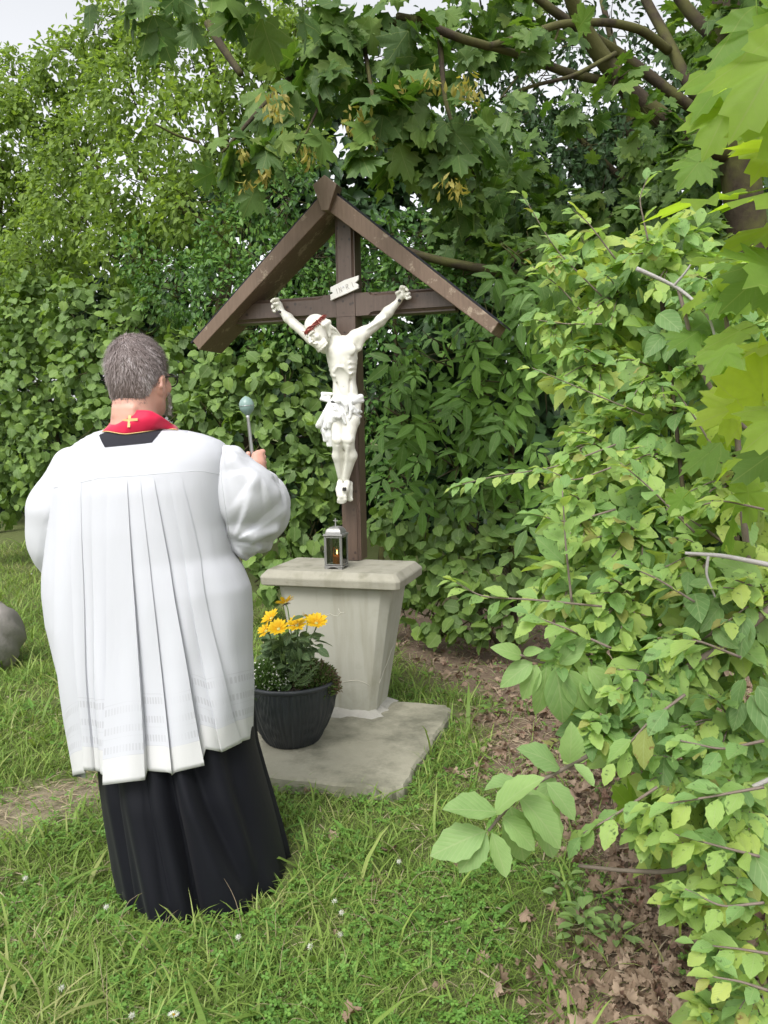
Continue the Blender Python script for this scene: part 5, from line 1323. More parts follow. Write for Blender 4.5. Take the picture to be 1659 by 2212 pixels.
for (x, y, tx, ty, s_) in ((560,700,500,860,.075),(620,640,690,640,.07),(520,560,505,640,.06),(560,600,600,520,.06),(400,680,240,670,.078),(430,720,300,740,.07),(640,760,660,820,.055),(850,690,1060,680,.085),(850,740,990,700,.07),(850,650,930,600,.06),(720,640,760,560,.06),(700,850,760,900,.06),(640,900,690,960,.06),(560,780,600,870,.06),(480,800,450,860,.06),(900,780,1010,850,.06),(700,560,730,640,.06),(780,800,850,860,.06),(600,690,570,560,.07),(740,700,800,760,.065),(430,620,440,720,.06),(560,420,720,320,.055),(600,1000,690,960,.055),(680,1010,760,970,.06),(620,940,580,1010,.055),(500,900,560,960,.05),(800,640,870,610,.06)):
    p = U(*z8p(x, y), 3.50 + rg.uniform(-.05, .05)); q = U(*z8p(tx, ty), 3.47 + rg.uniform(-.05, .05)); t = q - p + 1e-4; lv.append((p, t, s_))
for i in range(210):
    a, e, r_ = rg.uniform(0, 2*PI), rg.uniform(0, .21), rg.uniform(.01, .10); p = PT + (r_*math.cos(a), r_*math.sin(a), .01 + e); lv.append((p, np.array([math.cos(a), math.sin(a), .2]) + rg.normal(0, .3, 3), rg.uniform(.045, .07)))
P = np.array([l[0] for l in lv]); T = np.array([l[1] for l in lv]); N = rg.normal(0, .3, P.shape) + (0, -.35, .8)
TPL['rudb'] = [T_fold(1, .55, 6, .12, .3, .5)]
foliage(cf, 'rudb', M['rudb'], P, frames(T, N), np.array([l[2] for l in lv])*1.08, 237, leafname='leaf')
for o in cf.children:
    pass
def tuft(name, label, cat_, centre, rxyz, n, key, mat, size, upness, tips=None, tn=0, tsize=.008):
    r_ = empty(name, PT + np.array([centre[0], centre[1], -.01]), 0, label=label, cat=cat_); c = np.array([centre[0], centre[1], 0]) + PT
    d = rg.normal(size=(n, 3)); d /= np.linalg.norm(d, axis=1)[:, None]; d[:,2] = np.abs(d[:,2])*1.2 - .25; q = rg.random(n)**.4; p = c + d*q[:, None]*rxyz
    t = d + (0, 0, upness) + rg.normal(0, .45, (n, 3)); V, fs, at = bake(TPL[key], p, frames(t, rg.normal(size=(n,3)) + (0,-.3,.6)), size*rg.uniform(.6, 1.3, n), rg.random(n))
    o = obj_np('foliage', V - np.array(r_.location), fs, mat, r_, attr=at); o['kind'] = 'stuff'
    m = MB()
    for i in range(26):
        dd = d[i]*.9*rxyz; m.tube(np.array([[0,0,0], dd*.5 + (0,0,.01), dd]), [.0018,.0014,.0008], 4)
    so_ = m.build('stems', M['stem'], r_, smooth=True); so_['kind'] = 'stuff'
    if tips is not None:
        d = rg.normal(size=(tn, 3)); d /= np.linalg.norm(d, axis=1)[:, None]; d[:,2] = np.abs(d[:,2])*1.1 - .2; d[:,1] = -np.abs(d[:,1])*.9 + .15; p = c + d*rxyz*rg.uniform(.95, 1.12, (tn, 1)); return r_, p, d
    return r_, None, None
TPL['needle'] = [T_fold(1, .10, 1, .1, .1, .5)]; TPL['small'] = [T_quad(.34, .15, .2)]
ra, p, d = tuft('white_bedding_plant', 'bushy little plant with many tiny white blossoms at the left of the planter', 'flowers', (-.100, -.085), (.105, .085, .145), 2600, 'small', M['alyss'], .020, .8, True, 130)
pv, pf = [], []
for i in range(len(p)):
    b_ = len(pv)*1; c = p[i]; n_ = d[i] + (0, -.6, .3); n_ /= np.linalg.norm(n_); a = np.cross(n_, (0,0,1)); a /= np.linalg.norm(a); e = np.cross(n_, a)
    q0 = len(pv); pv.append(c + n_*.001)
    for k in range(10):
        th = 2*PI*k/10; pv.append(c + (a*math.cos(th) + e*math.sin(th))*(.0058 if k % 2 else .0028) + n_*.002)
    pf += [(q0, q0+1+k, q0+1+(k+1) % 10) for k in range(10)]
o = obj_np('blossoms', np.array(pv) - np.array(ra.location), [np.array(pf)], M['whitepetal'], ra); o['kind'] = 'stuff'
rb, p, d = tuft('bushy_herb', 'bushy green herb with reddish brown tips hanging over the planter rim at right', 'plant', (.115, -.045), (.110, .095, .120), 2600, 'small', M['sedum'], .021, .7, True, 900)
V, fs, at = bake(TPL['small'], p, frames(d + rg.normal(0,.4,d.shape), rg.normal(size=p.shape) + (0,-.3,.6)), .014*rg.uniform(.6,1.3,len(p)), rg.random(len(p)))
o = obj_np('reddish_tips', V - np.array(rb.location), fs, M['sedumtip'], rb, attr=at); o['kind'] = 'stuff'
rr0 = empty('rosemary_sprig', PT + (.01, -.12, -.01), 0, label='fine needled rosemary sprigs leaning right at the front of the planter', cat='plant')
for (x, y, tx, ty) in ((560,1180,850,910),(620,1200,880,1000),(600,1230,860,1090),(600,1240,800,1180),(575,1190,720,1010),(560,1170,600,1020),(560,1200,540,1130),(640,1210,860,1040)):
    a, b2 = U(*z8p(x, y), 3.46), U(*z8p(tx, ty), 3.44); mid = (a+b2)/2 + (0, -.01, -.012); limb(rr0, [a, mid, b2], .0018, .001, M['stem'], 'stem', 5)
    n = 46; s_ = np.linspace(.05, 1, n)[:, None]; X = a*(1-s_)**2 + 2*mid*s_*(1-s_) + b2*s_**2; t = (b2-a)/np.linalg.norm(b2-a) + rg.normal(0, .55, (n, 3))
    V, fs, at = bake(TPL['needle'], X, frames(t, rg.normal(size=(n,3))), .026*rg.uniform(.7,1.2,n), rg.random(n)); o = obj_np('needles', V - np.array(rr0.location), fs, M['needle'], rr0, attr=at); o['kind'] = 'stuff'
# ---------------------------------------------------------------- hedge, trees, shrubs
DK = 4.6
def off_shrine(P, m=.04):
    lx, ly = slab_xy(P[:,0], P[:,1]); top = 2.98 - np.abs(lx + .04) * .93
    bad = (np.abs(lx) < .85) & (ly > -.25) & (ly < .45) & (P[:,2] < top + m)
    man = (np.hypot(P[:,0] + .62, P[:,1] - 2.65) < .55) & (P[:,2] < 1.95)
    sl = (lx > -.7) & (lx < .62) & (ly > -1.0) & (ly < .2) & (P[:,2] < 1.0)
    return ~(bad | man | sl)
def plant(name, label, cat_, base, blobs, key, mat, size, dens, nparts, trunks=(), group=None, bark='bark', tw=0, cell=9.0, **kw):
    r_ = empty(name, base, 0, label=label, cat=cat_, group=group)
    if blobs:
        P, R, s = cloud(blobs, dens * DK, size, **kw); P, R, s = clear(P, R, s, off_shrine(P)); foliage(r_, key, mat, P, R, s, nparts, cell=cell)
        if tw:
            C = [U(b_[0], b_[1], b_[2]) for b_ in blobs]; segs = []
            for j, c in enumerate(C):
                rr = blobs[j][3]/F_PX*blobs[j][2]
                for q in range(tw):
                    d = RNG.normal(size=3); d /= np.linalg.norm(d); e = c + d*rr*.98
                    if e[2] > .05: segs.append((c + RNG.normal(0, .15, 3)*rr, e, .006 if bark == 'bark' else .005))
            sg = [g for g in segs if off_shrine(np.array([g[0], g[1], (g[0]+g[1])/2])).all()]
            if sg: twigs(r_, sg, M['bark' if bark == 'bark' else 'twig'])
    for (pts, a, b_) in trunks: limb(r_, pts, a, b_, M[bark], 'trunk' if a > .05 else 'branch')
    return r_
def g0(x, y): return np.array([x, y, -.03])
# far leaf mass added to block sky gaps, its dark colour carrying hedge shade
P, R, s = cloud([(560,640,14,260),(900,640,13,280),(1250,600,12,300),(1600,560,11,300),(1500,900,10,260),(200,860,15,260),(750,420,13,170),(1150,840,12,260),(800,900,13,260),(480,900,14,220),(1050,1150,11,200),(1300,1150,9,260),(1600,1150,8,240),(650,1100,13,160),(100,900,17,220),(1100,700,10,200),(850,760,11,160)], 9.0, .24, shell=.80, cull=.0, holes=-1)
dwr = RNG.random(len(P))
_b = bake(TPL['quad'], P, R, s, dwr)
fw = obj_np('leaf_backdrop', _b[0], _b[1], M['dark'], attr=_b[2])
tag(fw, kind='stuff', label='dark mass of woodland foliage added far behind the hedge to block sky gaps', cat='backdrop')
plant('willow_tree', 'grey-green fine-leaved tree at the far left under the pale sky', 'tree', g0(-6.2, 12.5),
      [(-60,260,12,110),(40,330,12,95),(130,400,12,85),(-30,440,12,120),(30,170,13.5,60),(140,150,12,60),(90,230,12,60),(-40,600,12,110),(90,520,12,90),(190,260,12,60)], 'quad', M['plum'], .10, .9, 120,
      trunks=[([g0(-6.2,12.5), U(-20,600,12.4), U(10,350,12.2)], .12, .04), ([U(-10,500,12.3), U(80,380,12), U(150,300,12)], .05, .01)], tw=6)
plant('plum_tree', 'tall light green small-leaved tree rising over the hedge behind the man', 'tree', g0(-2.6, 8.6),
      [(175,335,8.6,85),(290,225,8.2,100),(400,130,7.8,95),(330,75,8.2,70),(430,290,7.4,105),(545,190,7.2,95),(300,400,8,110),(180,470,8.6,100),(420,450,7.3,100),(90,560,9,100),(560,90,7.2,75),(500,40,7.4,70),(640,130,7.4,80),(620,300,7.2,80),(240,170,8.5,55),(220,60,8.8,60),(170,120,9,50),(300,30,8.6,60),(110,420,9.2,60),(270,540,8,90),(20,600,9.5,90),(660,30,7.8,60)], 'quad', M['plum'], .070, .62, 300,
      trunks=[([g0(-2.6,8.6), U(480,700,8.2), U(500,420,8), U(470,200,7.9), U(440,60,7.9)], .10, .02), ([U(500,520,8.1), U(340,420,8), U(250,300,8.1)], .045, .012), ([U(500,400,8), U(600,250,7.5), U(650,120,7.5)], .045, .012), ([U(430,308,6.4), U(380,292,6.3), U(335,268,6.2)], .014, .006),
              ([g0(-3.3,8.9), U(300,640,8.5), U(260,480,8.5), U(200,330,8.6)], .06, .015)], tw=9, shell=.40)
plant('blackthorn_bush', 'dense bush of small dark oval leaves behind the left side of the little roof', 'bush', g0(-1.3, 7.0),
      [(520,530,6.9,95),(620,430,6.8,80),(480,630,6.7,95),(600,600,6.5,90),(380,620,7.2,80),(650,700,6.4,80),(560,700,6.5,80),(690,560,6.5,70),(720,640,6.4,60),(560,440,7,70),(330,560,7.5,70)], 'privet', M['privet'], .052, .42, 300,
      trunks=[([g0(-1.3,7), U(540,800,6.9), U(540,520,6.9)], .04, .01)], tw=12, cell=7)
plant('privet_bush', 'dense bush of small dark leaves between the post and the right roof board', 'bush', g0(-.1, 6.3),
      [(830,520,6.2,60),(880,600,6.0,70),(820,680,5.9,60),(950,640,5.9,60),(850,760,5.9,60),(780,600,6.2,50),(900,500,6.2,50),(1000,600,5.9,55),(940,560,6.1,50),(800,880,6.2,60),(820,960,6.1,60),(850,1050,6.0,55)], 'privet', M['privet'], .055, .45, 250,
      trunks=[([g0(-.1,6.3), U(860,900,6.2), U(850,600,6.2)], .03, .01)], tw=10, cell=7)
plant('hazel_hedge', 'broad-leaved hedge running behind the man at the left edge of the lawn', 'hedge', g0(-3.2, 8.6),
      [(-20,700,9.2,100),(80,690,8.8,95),(190,690,8.2,90),(-20,850,9.2,110),(90,830,8.8,100),(210,800,8,90),(300,700,7.7,80),(20,980,9.2,100),(120,960,8.6,90),(330,830,7.4,80),(240,930,7.6,80),(300,1000,7.4,70),(100,1060,8.9,60),(-30,1080,9.4,70)], 'hazel', M['hazel'], .080, .38, 300,
      trunks=[([g0(-3.2,8.6), U(100,850,8.9), U(120,700,8.9)], .03, .01), ([g0(-2.6,8), U(230,850,8.2), U(260,720,8.1)], .03, .01)], tw=5)
plant('hazel_bush', 'bright hazel bush between the man and the pedestal', 'bush', g0(-1.3, 6.6),
      [(420,790,7,85),(400,900,6.8,85),(520,790,6.6,90),(480,920,6.5,85),(610,830,6.3,80),(560,950,6.3,80),(650,940,6.2,70),(640,1060,6.1,75),(590,1160,6.0,70),(680,1140,6,65),(690,1020,6.1,60),(620,1240,5.9,55),(560,1250,6.0,50),(700,900,6.2,55),(740,1150,6.2,40)], 'hazel', M['hazel'], .080, .36, 300,
      trunks=[([g0(-1.3,6.6), U(560,1000,6.5), U(560,820,6.6)], .025, .008)], tw=6)
plant('elder_bush', 'elder bush with long drooping leaflets right of the cross', 'bush', g0(.7, 5.6),
      [(880,800,5.3,60),(960,770,5.2,75),(1060,720,5.1,75),(1150,650,5.0,70),(880,900,5.2,60),(980,890,5.1,80),(1080,840,5.0,80),(890,1010,5.2,60),(990,1000,5.0,70),(1100,950,4.9,80),(1180,820,4.9,80),(1180,1040,4.8,70),(1120,560,5.2,55),(1220,720,4.9,60)], 'spray', M['elder'], .25, .75, 300,
      trunks=[([g0(.7,5.6), U(1000,1100,5.4), U(1000,850,5.3)], .03, .01), ([g0(.9,5.5), U(1100,1000,5.2), U(1130,700,5.2)], .03, .01)], tw=6, down=1.1, up=.55, cell=16)
plant('bramble_thicket', 'low thicket of roundish leaves at the hedge foot right of the pedestal', 'bush', g0(.8, 5.5),
      [(860,1130,5.5,60),(940,1120,5.4,70),(1040,1120,5.2,75),(900,1240,5.4,65),(990,1230,5.2,75),(1090,1220,5.0,75),(930,1320,5.3,45),(1020,1330,5.1,50),(1110,1320,5,50),(1180,1180,4.9,70),(860,1310,5.5,35),(960,1370,5.2,28),(1060,1370,5.0,30)], 'hazel', M['hazel'], .080, .36, 300,
      trunks=[([g0(.8,5.5), U(980,1250,5.3), U(980,1120,5.3)], .02, .008)], tw=5)
# the maple and its limbs at the upper right
MT = g0(*(U(1640, 900, 5.4)[:2]))
def zz(x, y, Y_): return U(829.5 + .5*x, .5*y, Y_)
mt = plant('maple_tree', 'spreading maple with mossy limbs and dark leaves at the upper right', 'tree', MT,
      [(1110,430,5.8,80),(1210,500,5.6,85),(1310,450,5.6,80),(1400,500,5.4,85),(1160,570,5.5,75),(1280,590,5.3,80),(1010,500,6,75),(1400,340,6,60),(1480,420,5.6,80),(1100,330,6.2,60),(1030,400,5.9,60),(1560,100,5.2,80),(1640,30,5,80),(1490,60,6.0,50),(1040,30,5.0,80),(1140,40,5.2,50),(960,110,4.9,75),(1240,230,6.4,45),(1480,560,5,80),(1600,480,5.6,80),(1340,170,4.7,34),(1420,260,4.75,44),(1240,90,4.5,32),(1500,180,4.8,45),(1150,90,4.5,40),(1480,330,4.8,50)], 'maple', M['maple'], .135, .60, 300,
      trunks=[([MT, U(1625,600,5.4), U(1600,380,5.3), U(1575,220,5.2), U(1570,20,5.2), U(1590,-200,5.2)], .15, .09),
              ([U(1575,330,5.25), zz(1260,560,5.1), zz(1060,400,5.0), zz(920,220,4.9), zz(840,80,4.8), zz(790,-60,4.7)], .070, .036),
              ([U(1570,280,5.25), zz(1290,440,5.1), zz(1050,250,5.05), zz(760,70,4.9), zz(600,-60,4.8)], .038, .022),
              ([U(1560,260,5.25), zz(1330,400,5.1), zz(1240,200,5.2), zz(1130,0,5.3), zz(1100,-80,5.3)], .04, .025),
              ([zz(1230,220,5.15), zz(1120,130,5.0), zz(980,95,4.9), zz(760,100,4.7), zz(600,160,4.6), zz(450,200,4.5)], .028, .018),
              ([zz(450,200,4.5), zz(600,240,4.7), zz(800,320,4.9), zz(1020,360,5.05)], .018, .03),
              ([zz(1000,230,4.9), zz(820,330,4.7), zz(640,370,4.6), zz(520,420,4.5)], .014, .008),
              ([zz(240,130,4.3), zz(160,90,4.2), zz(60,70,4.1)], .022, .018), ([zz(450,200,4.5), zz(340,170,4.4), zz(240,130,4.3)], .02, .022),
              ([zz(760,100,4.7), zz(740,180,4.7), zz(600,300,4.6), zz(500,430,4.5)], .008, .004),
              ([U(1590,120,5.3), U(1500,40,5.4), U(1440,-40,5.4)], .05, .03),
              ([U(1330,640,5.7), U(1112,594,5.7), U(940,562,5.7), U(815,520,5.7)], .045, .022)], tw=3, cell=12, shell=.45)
# thin lace of small leaves behind the limbs, sky between
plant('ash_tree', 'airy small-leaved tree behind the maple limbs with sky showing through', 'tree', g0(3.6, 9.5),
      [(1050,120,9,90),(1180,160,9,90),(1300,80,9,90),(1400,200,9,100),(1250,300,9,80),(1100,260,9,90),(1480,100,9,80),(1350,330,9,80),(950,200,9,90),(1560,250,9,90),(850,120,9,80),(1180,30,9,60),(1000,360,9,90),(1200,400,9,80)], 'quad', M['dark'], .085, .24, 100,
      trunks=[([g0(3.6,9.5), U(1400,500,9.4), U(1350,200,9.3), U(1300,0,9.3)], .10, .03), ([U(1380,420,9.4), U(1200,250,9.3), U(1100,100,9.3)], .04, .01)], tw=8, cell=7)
# maple boughs hanging over the little roof (they belong to a maple standing outside the picture, above right)
ov = [(560,190,4.2,45),(640,240,4.0,65),(720,160,4.1,80),(850,110,4.2,90),(820,250,3.9,75),(940,230,4,85),(690,330,3.9,48),(600,320,3.9,55),(520,300,3.9,42),(478,355,3.9,26),(790,340,3.8,42),(890,350,4.0,52),(990,320,4.1,70),(740,60,4.1,70),(1050,410,4.3,48),(640,110,4.1,45),(560,390,3.9,26),(860,20,4.2,60),(960,420,4.2,40),(1080,250,4.4,50)]
P, R, s = cloud(ov, 2.3, .150, shell=.35, down=.85, up=.55)
P2, R2, s2 = cloud([(240,0,2.8,42),(330,8,2.8,58),(430,0,2.8,62),(540,-10,2.8,66),(630,0,3,50)], 1.5, .125, shell=.3, down=.9, up=.5)
bo = empty('maple_bough', U(760, 40, 4.2), 0, label='maple bough with large lobed leaves and yellow keys hanging over the cross roof', cat='tree branch')
P, R, s = clear(P, R, s, off_shrine(P, .10)); foliage(bo, 'maple', M['maple'], P, R, s, 300, cell=14)
for (pts, a, b_) in (([U(900,45,4.15), U(780,60,4.2), U(640,150,4.1), U(540,260,4.0), U(480,330,3.95)], .022, .006), ([U(780,60,4.2), U(800,180,4.0), U(820,300,3.9)], .014, .005), ([U(950,80,4.1), U(960,220,4.05), U(1000,330,4.1), U(1040,410,4.3)], .014, .005), ([U(700,110,4.15), U(690,230,4.0), U(640,330,3.9)], .010, .004), ([U(885,40,4.2), U(1000,85,4.3), U(1055,100,4.45)], .022, .022)):
    limb(bo, pts, a, b_, M['bark'])
kb = []
for (x, y, r_, n) in ((592,215,26,34),(572,372,18,26),(520,330,14,14),(660,330,20,20),(770,262,28,36),(805,300,18,20),(1000,180,26,30),(985,405,28,34),(930,170,26,26),(1020,210,22,22),(530,395,14,12),(860,190,18,16),(600,240,18,18)):
    c = U(x, y, 3.78); q = c + RNG.normal(0, .5, (n, 3)) * (r_/F_PX*3.8) ; kb.append(q)
kb = np.concatenate(kb); kb = kb[off_shrine(kb, .06)]; foliage(bo, 'key', M['key'], kb, frames(RNG.normal(0,.6,kb.shape) + (0,0,-.9), RNG.normal(size=kb.shape) + (0,-.8,.3)), RNG.uniform(.035,.055,len(kb)), 250, name='keys', leafname='maple_key', cell=3)
b2 = empty('maple_bough', U(450, -60, 2.9), 0, label='dark maple bough dipping into the top edge of the picture at the left', cat='tree branch')
foliage(b2, 'maple', M['maple'], P2, R2, s2, 150, cell=12); limb(b2, [U(600,-90,3.2), U(450,-40,2.9), U(250,-20,2.8)], .02, .008, M['bark'])
db = limb(empty('dead_limb', U(520,160,5.4), 0, label='short dark bare limb poking down among the leaves at the upper left', cat='tree branch'), [U(450,50,5.6), U(475,95,5.5), U(520,160,5.4)], .03, .022, M['bark'])
# ---------------------------------------------------------------- foreground shrubs at the right
ash = empty('apple_shrub', g0(1.15, 2.2), 0, label='big light green shrub of toothed leaves filling the right side in front', cat='shrub')
fb = [(1340,640,2.8,85),(1450,570,2.7,90),(1570,640,2.6,95),(1300,790,2.75,80),(1420,800,2.6,90),(1560,830,2.5,95),(1310,960,2.55,85),(1440,980,2.45,90),(1590,1040,2.35,95),(1270,1110,2.45,75),(1390,1160,2.35,90),(1540,1200,2.25,100),
      (1230,1260,2.35,65),(1370,1300,2.25,90),(1530,1380,2.15,100),(1280,1420,2.15,70),(1420,1470,2.05,85),(1580,1560,2.0,100),(1330,1570,2.05,50),(1480,1660,1.95,80),(1620,1730,1.9,95),(1430,1780,1.9,50),(1540,1850,1.85,75),(1640,1940,1.8,80),(1570,2040,1.8,50),(1640,2140,1.7,70),(1570,2190,1.7,50),(1500,1960,1.85,40),(1650,700,2.4,90),(1240,560,2.85,50),(1200,700,2.9,40),(1660,1300,2.1,100)]
P, R, s = cloud(fb, 3.2, .064, shell=.35, spread=.35, up=.65, down=.35); foliage(ash, 'applelo', M['apple'], P, R, s, 0)
P, R, s = cloud([(b_[0]+8, b_[1]+6, b_[2]*.985, b_[3]*.98) for b_ in fb], 3.4, .090, shell=.6, spread=.5, up=.6, down=.5); foliage(ash, 'apple', M['apple'], P, R, s, 0)
sh = []; stems = []
def addshoot(pts, n, size, **k):
    w = [U(*q) for q in pts]; sh.append(shoot(w, n, size, **k)); stems.append((w, .0040 * size/.07))
rg8 = np.random.default_rng(21)
for pts, n, sz in (([(1300,640,2.6),(1200,540,2.6),(1128,420,2.6)], 16, .060), ([(1280,700,2.6),(1210,620,2.6),(1150,575,2.6)], 10, .06), ([(1330,560,2.5),(1270,480,2.5),(1240,455,2.5)], 9, .06), ([(1400,520,2.4),(1380,430,2.4),(1400,380,2.4)], 8, .06),
                   ([(1300,700,2.5),(1220,700,2.5),(1150,690,2.5)], 8, .06), ([(1400,900,2.4),(1280,850,2.4),(1150,795,2.4)], 14, .062), ([(1330,960,2.3),(1200,1010,2.3),(1060,1030,2.25),(985,1050,2.2)], 22, .060), ([(1320,1010,2.2),(1240,1040,2.2),(1170,1010,2.2)], 9, .06),
                   ([(1235,1300,2.0),(1222,1180,2.0),(1215,1060,2.0)], 12, .075), ([(1300,1310,2.0),(1150,1295,2.0),(1040,1290,2.0),(980,1255,2.0)], 16, .072), ([(1330,1100,2.1),(1230,1130,2.1),(1150,1110,2.1)], 9, .07), ([(1500,1150,2.0),(1400,1050,2.0),(1340,1000,2.0)], 12, .07),
                   ([(1320,1400,1.9),(1230,1360,1.9),(1150,1330,1.9)], 9, .08), ([(1560,1000,2.0),(1500,900,2.0),(1450,830,2.0)], 10, .07), ([(1650,1100,1.9),(1560,1080,1.9),(1480,1100,1.9)], 10, .075),
                   ([(1500,1300,1.9),(1420,1250,1.9),(1350,1220,1.9)], 10, .075), ([(1600,1420,1.75),(1500,1380,1.75),(1420,1400,1.75)], 11, .08), ([(1480,1500,1.75),(1400,1560,1.75),(1330,1640,1.75)], 10, .08),
                   ([(1650,1600,1.65),(1560,1620,1.65),(1470,1600,1.65)], 10, .08), ([(1650,1700,1.6),(1540,1720,1.6),(1420,1740,1.6)], 12, .078), ([(1640,1850,1.6),(1560,1830,1.6),(1450,1800,1.6)], 11, .075), ([(1650,1950,1.55),(1560,1960,1.55),(1480,1920,1.55)], 10, .07),
                   ([(1660,2060,1.55),(1600,2050,1.55),(1510,2040,1.55)], 9, .07), ([(1660,2140,1.5),(1600,2120,1.5),(1540,2110,1.5)], 8, .075), ([(1420,1700,1.7),(1330,1760,1.7),(1260,1800,1.7)], 10, .08)):
    addshoot(pts, n, sz, rng=rg8)
for i in range(150):      # many more shoots springing out of the mass
    b_ = fb[i % len(fb)]; a = rg8.uniform(1.9, 4.9); c = (b_[0], b_[1]); e = (b_[0] + b_[3]*1.1*math.cos(a), b_[1] - b_[3]*1.1*math.sin(a)*.6)
    addshoot([(c[0], c[1], b_[2]*.97), ((c[0]+e[0])/2, (c[1]+e[1])/2 - 12, b_[2]*.93), (e[0], e[1], b_[2]*.90)], 10, rg8.uniform(.050, .085), rng=rg8)
P, R, s = cat(*sh); yl = RNG.random(len(P)) < .06
foliage(ash, 'apple', M['apple'], P[~yl], R[~yl], s[~yl], 300, name='shoot_foliage', cell=22)
foliage(ash, 'apple', M['yellowing'], P[yl], R[yl], s[yl], 60, name='shoot_foliage', leafname='yellowing_leaf', cell=5)
for w, r_ in stems: limb(ash, w, r_*.8, r_*.35, M['twig'], 'twig', 6)
for pts, a, b_, mt_ in (([(1375,580,2.15),(1420,600,2.15),(1465,622,2.15),(1500,650,2.12),(1535,690,2.1),(1550,752,2.1)], .006, .003, 'deadtwig'), ([(1455,618,2.15),(1480,590,2.12),(1500,560,2.1)], .004, .002, 'deadtwig'), ([(1465,622,2.15),(1480,680,2.15),(1500,760,2.15),(1530,830,2.15),(1570,890,2.15),(1640,950,2.2)], .005, .007, 'twig'),
                        ([(1480,1195,1.9),(1560,1200,1.9),(1670,1222,1.9)], .004, .007, 'deadtwig'), ([(1530,1200,1.9),(1525,1240,1.9),(1545,1290,1.9)], .004, .0025, 'deadtwig'), ([(1250,1870,1.75),(1340,1880,1.75),(1450,1885,1.75),(1580,1840,1.75)], .004, .007, 'twig'), ([(1500,1700,1.8),(1580,1720,1.8),(1670,1680,1.8)], .004, .006, 'deadtwig'),
                        ([(1320,1600,1.95),(1440,1540,1.95),(1480,1440,1.95),(1560,1400,1.95),(1670,1310,1.95)], .006, .012, 'twig'), ([(1440,1100,2.2),(1520,1140,2.2),(1600,1200,2.2)], .004, .005, 'twig'), ([(1500,1390,2.0),(1600,1330,2.0),(1670,1380,2.0)], .005, .008, 'twig')):
    limb(ash, [U(*q) for q in pts], a, b_, M[mt_], 'branch', 7)
for pts in ([g0(1.15,2.2), U(1560,1700,2.15), U(1500,1300,2.3), U(1450,900,2.5), U(1430,640,2.6)], [g0(1.3,2.3), U(1640,1500,2.2), U(1600,1100,2.3), U(1580,800,2.4)]): limb(ash, pts, .018, .008, M['bark'], 'stem')
# other species growing through the shrub
vb = empty('viburnum_shrub', g0(1.35, 2.5), 0, label='darker smooth-leaved shoots growing through the middle of the light green shrub', cat='shrub')
P, R, s = cloud([(1180,640,2.75,45),(1440,720,2.40,55),(1500,930,2.25,50),(1350,900,2.42,45),(1500,1290,2.0,60),(1390,1390,2.0,50),(1560,1330,1.95,50),(1300,1230,2.15,35),(1620,1480,1.85,60),(1450,1600,1.85,45),(1250,780,2.6,40),(1600,1820,1.75,45),(1380,600,2.65,50)], 2.6, .088, shell=.4, down=.8, up=.5)
foliage(vb, 'dogwood', M['viburnum'], P, R, s, 200, cell=16); limb(vb, [g0(1.35,2.5), U(1500,1300,2.15), U(1440,720,2.45)], .010, .005, M['bark'], 'stem')
ym = empty('young_maple', g0(1.45, 2.4), 0, label='young maple with medium lobed leaves rising through the shrub near the right edge', cat='tree')
P, R, s = cloud([(1480,740,2.15,50),(1560,640,2.1,55),(1620,760,2.0,60),(1560,880,2.05,50),(1500,560,2.2,40),(1630,560,2.0,50),(1600,1000,1.95,45),(1640,1120,1.9,40)], 1.3, .105, shell=.3, down=.5, up=.8)
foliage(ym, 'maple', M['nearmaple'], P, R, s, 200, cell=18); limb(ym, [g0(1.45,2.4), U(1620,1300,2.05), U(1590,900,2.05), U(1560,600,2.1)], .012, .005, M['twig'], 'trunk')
# the apple spray reaching out over the litter
sp_ = empty('apple_spray', U(1330,1600,1.95), 0, label='spray of large fresh toothed leaves reaching out low over the grass', cat='branch')
stem = [U(*q) for q in ((1330,1600,1.95),(1240,1650,1.8),(1160,1690,1.7),(1100,1740,1.62),(1055,1795,1.58))]
limb(sp_, stem, .006, .003, M['twig'], 'twig', 7)
big = [((1068,1760),(1150,1655),.075,(-.2,-.3,1),0),((1075,1755),(950,1740),.082,(-.1,-.5,.8),0),((1050,1795),(925,1842),.080,(0,-.7,.6),0),((1052,1800),(990,1895),.080,(.1,-.8,.5),0),((1062,1798),(1100,1905),.082,(.2,-.75,.5),0),((1085,1765),(1170,1830),.088,(.3,-.7,.6),0),
       ((1120,1720),(1240,1830),.095,(.3,-.6,.7),0),((1140,1700),(1210,1870),.085,(.3,-.7,.5),1),((1100,1740),(1150,1880),.078,(.1,-.8,.4),1),((1180,1690),(1260,1770),.08,(.2,-.6,.7),1),((1130,1690),(1040,1700),.070,(-.2,-.2,.9),1),((1210,1660),(1140,1600),.085,(-.1,-.5,.8),2),((1230,1650),(1240,1570),.075,(0,-.6,.7),2),((1240,1650),(1290,1700),.085,(.2,-.5,.8),2),((1200,1680),(1160,1740),.07,(0,-.6,.6),2)]
P = []; T = []; N = []; s = []
for (a, e, sz, n_, k) in big:
    Y_ = 1.58 + k*.09; p = U(*a, Y_); q = U(*e, Y_ - .04); P.append(p); T.append(q - p); N.append(n_); s.append(np.linalg.norm(q - p)*.92)
P, T, N, s = map(np.array, (P, T, N, s)); foliage(sp_, 'apple', M['appletip'], P, frames(T, N), s, 60, cell=1)
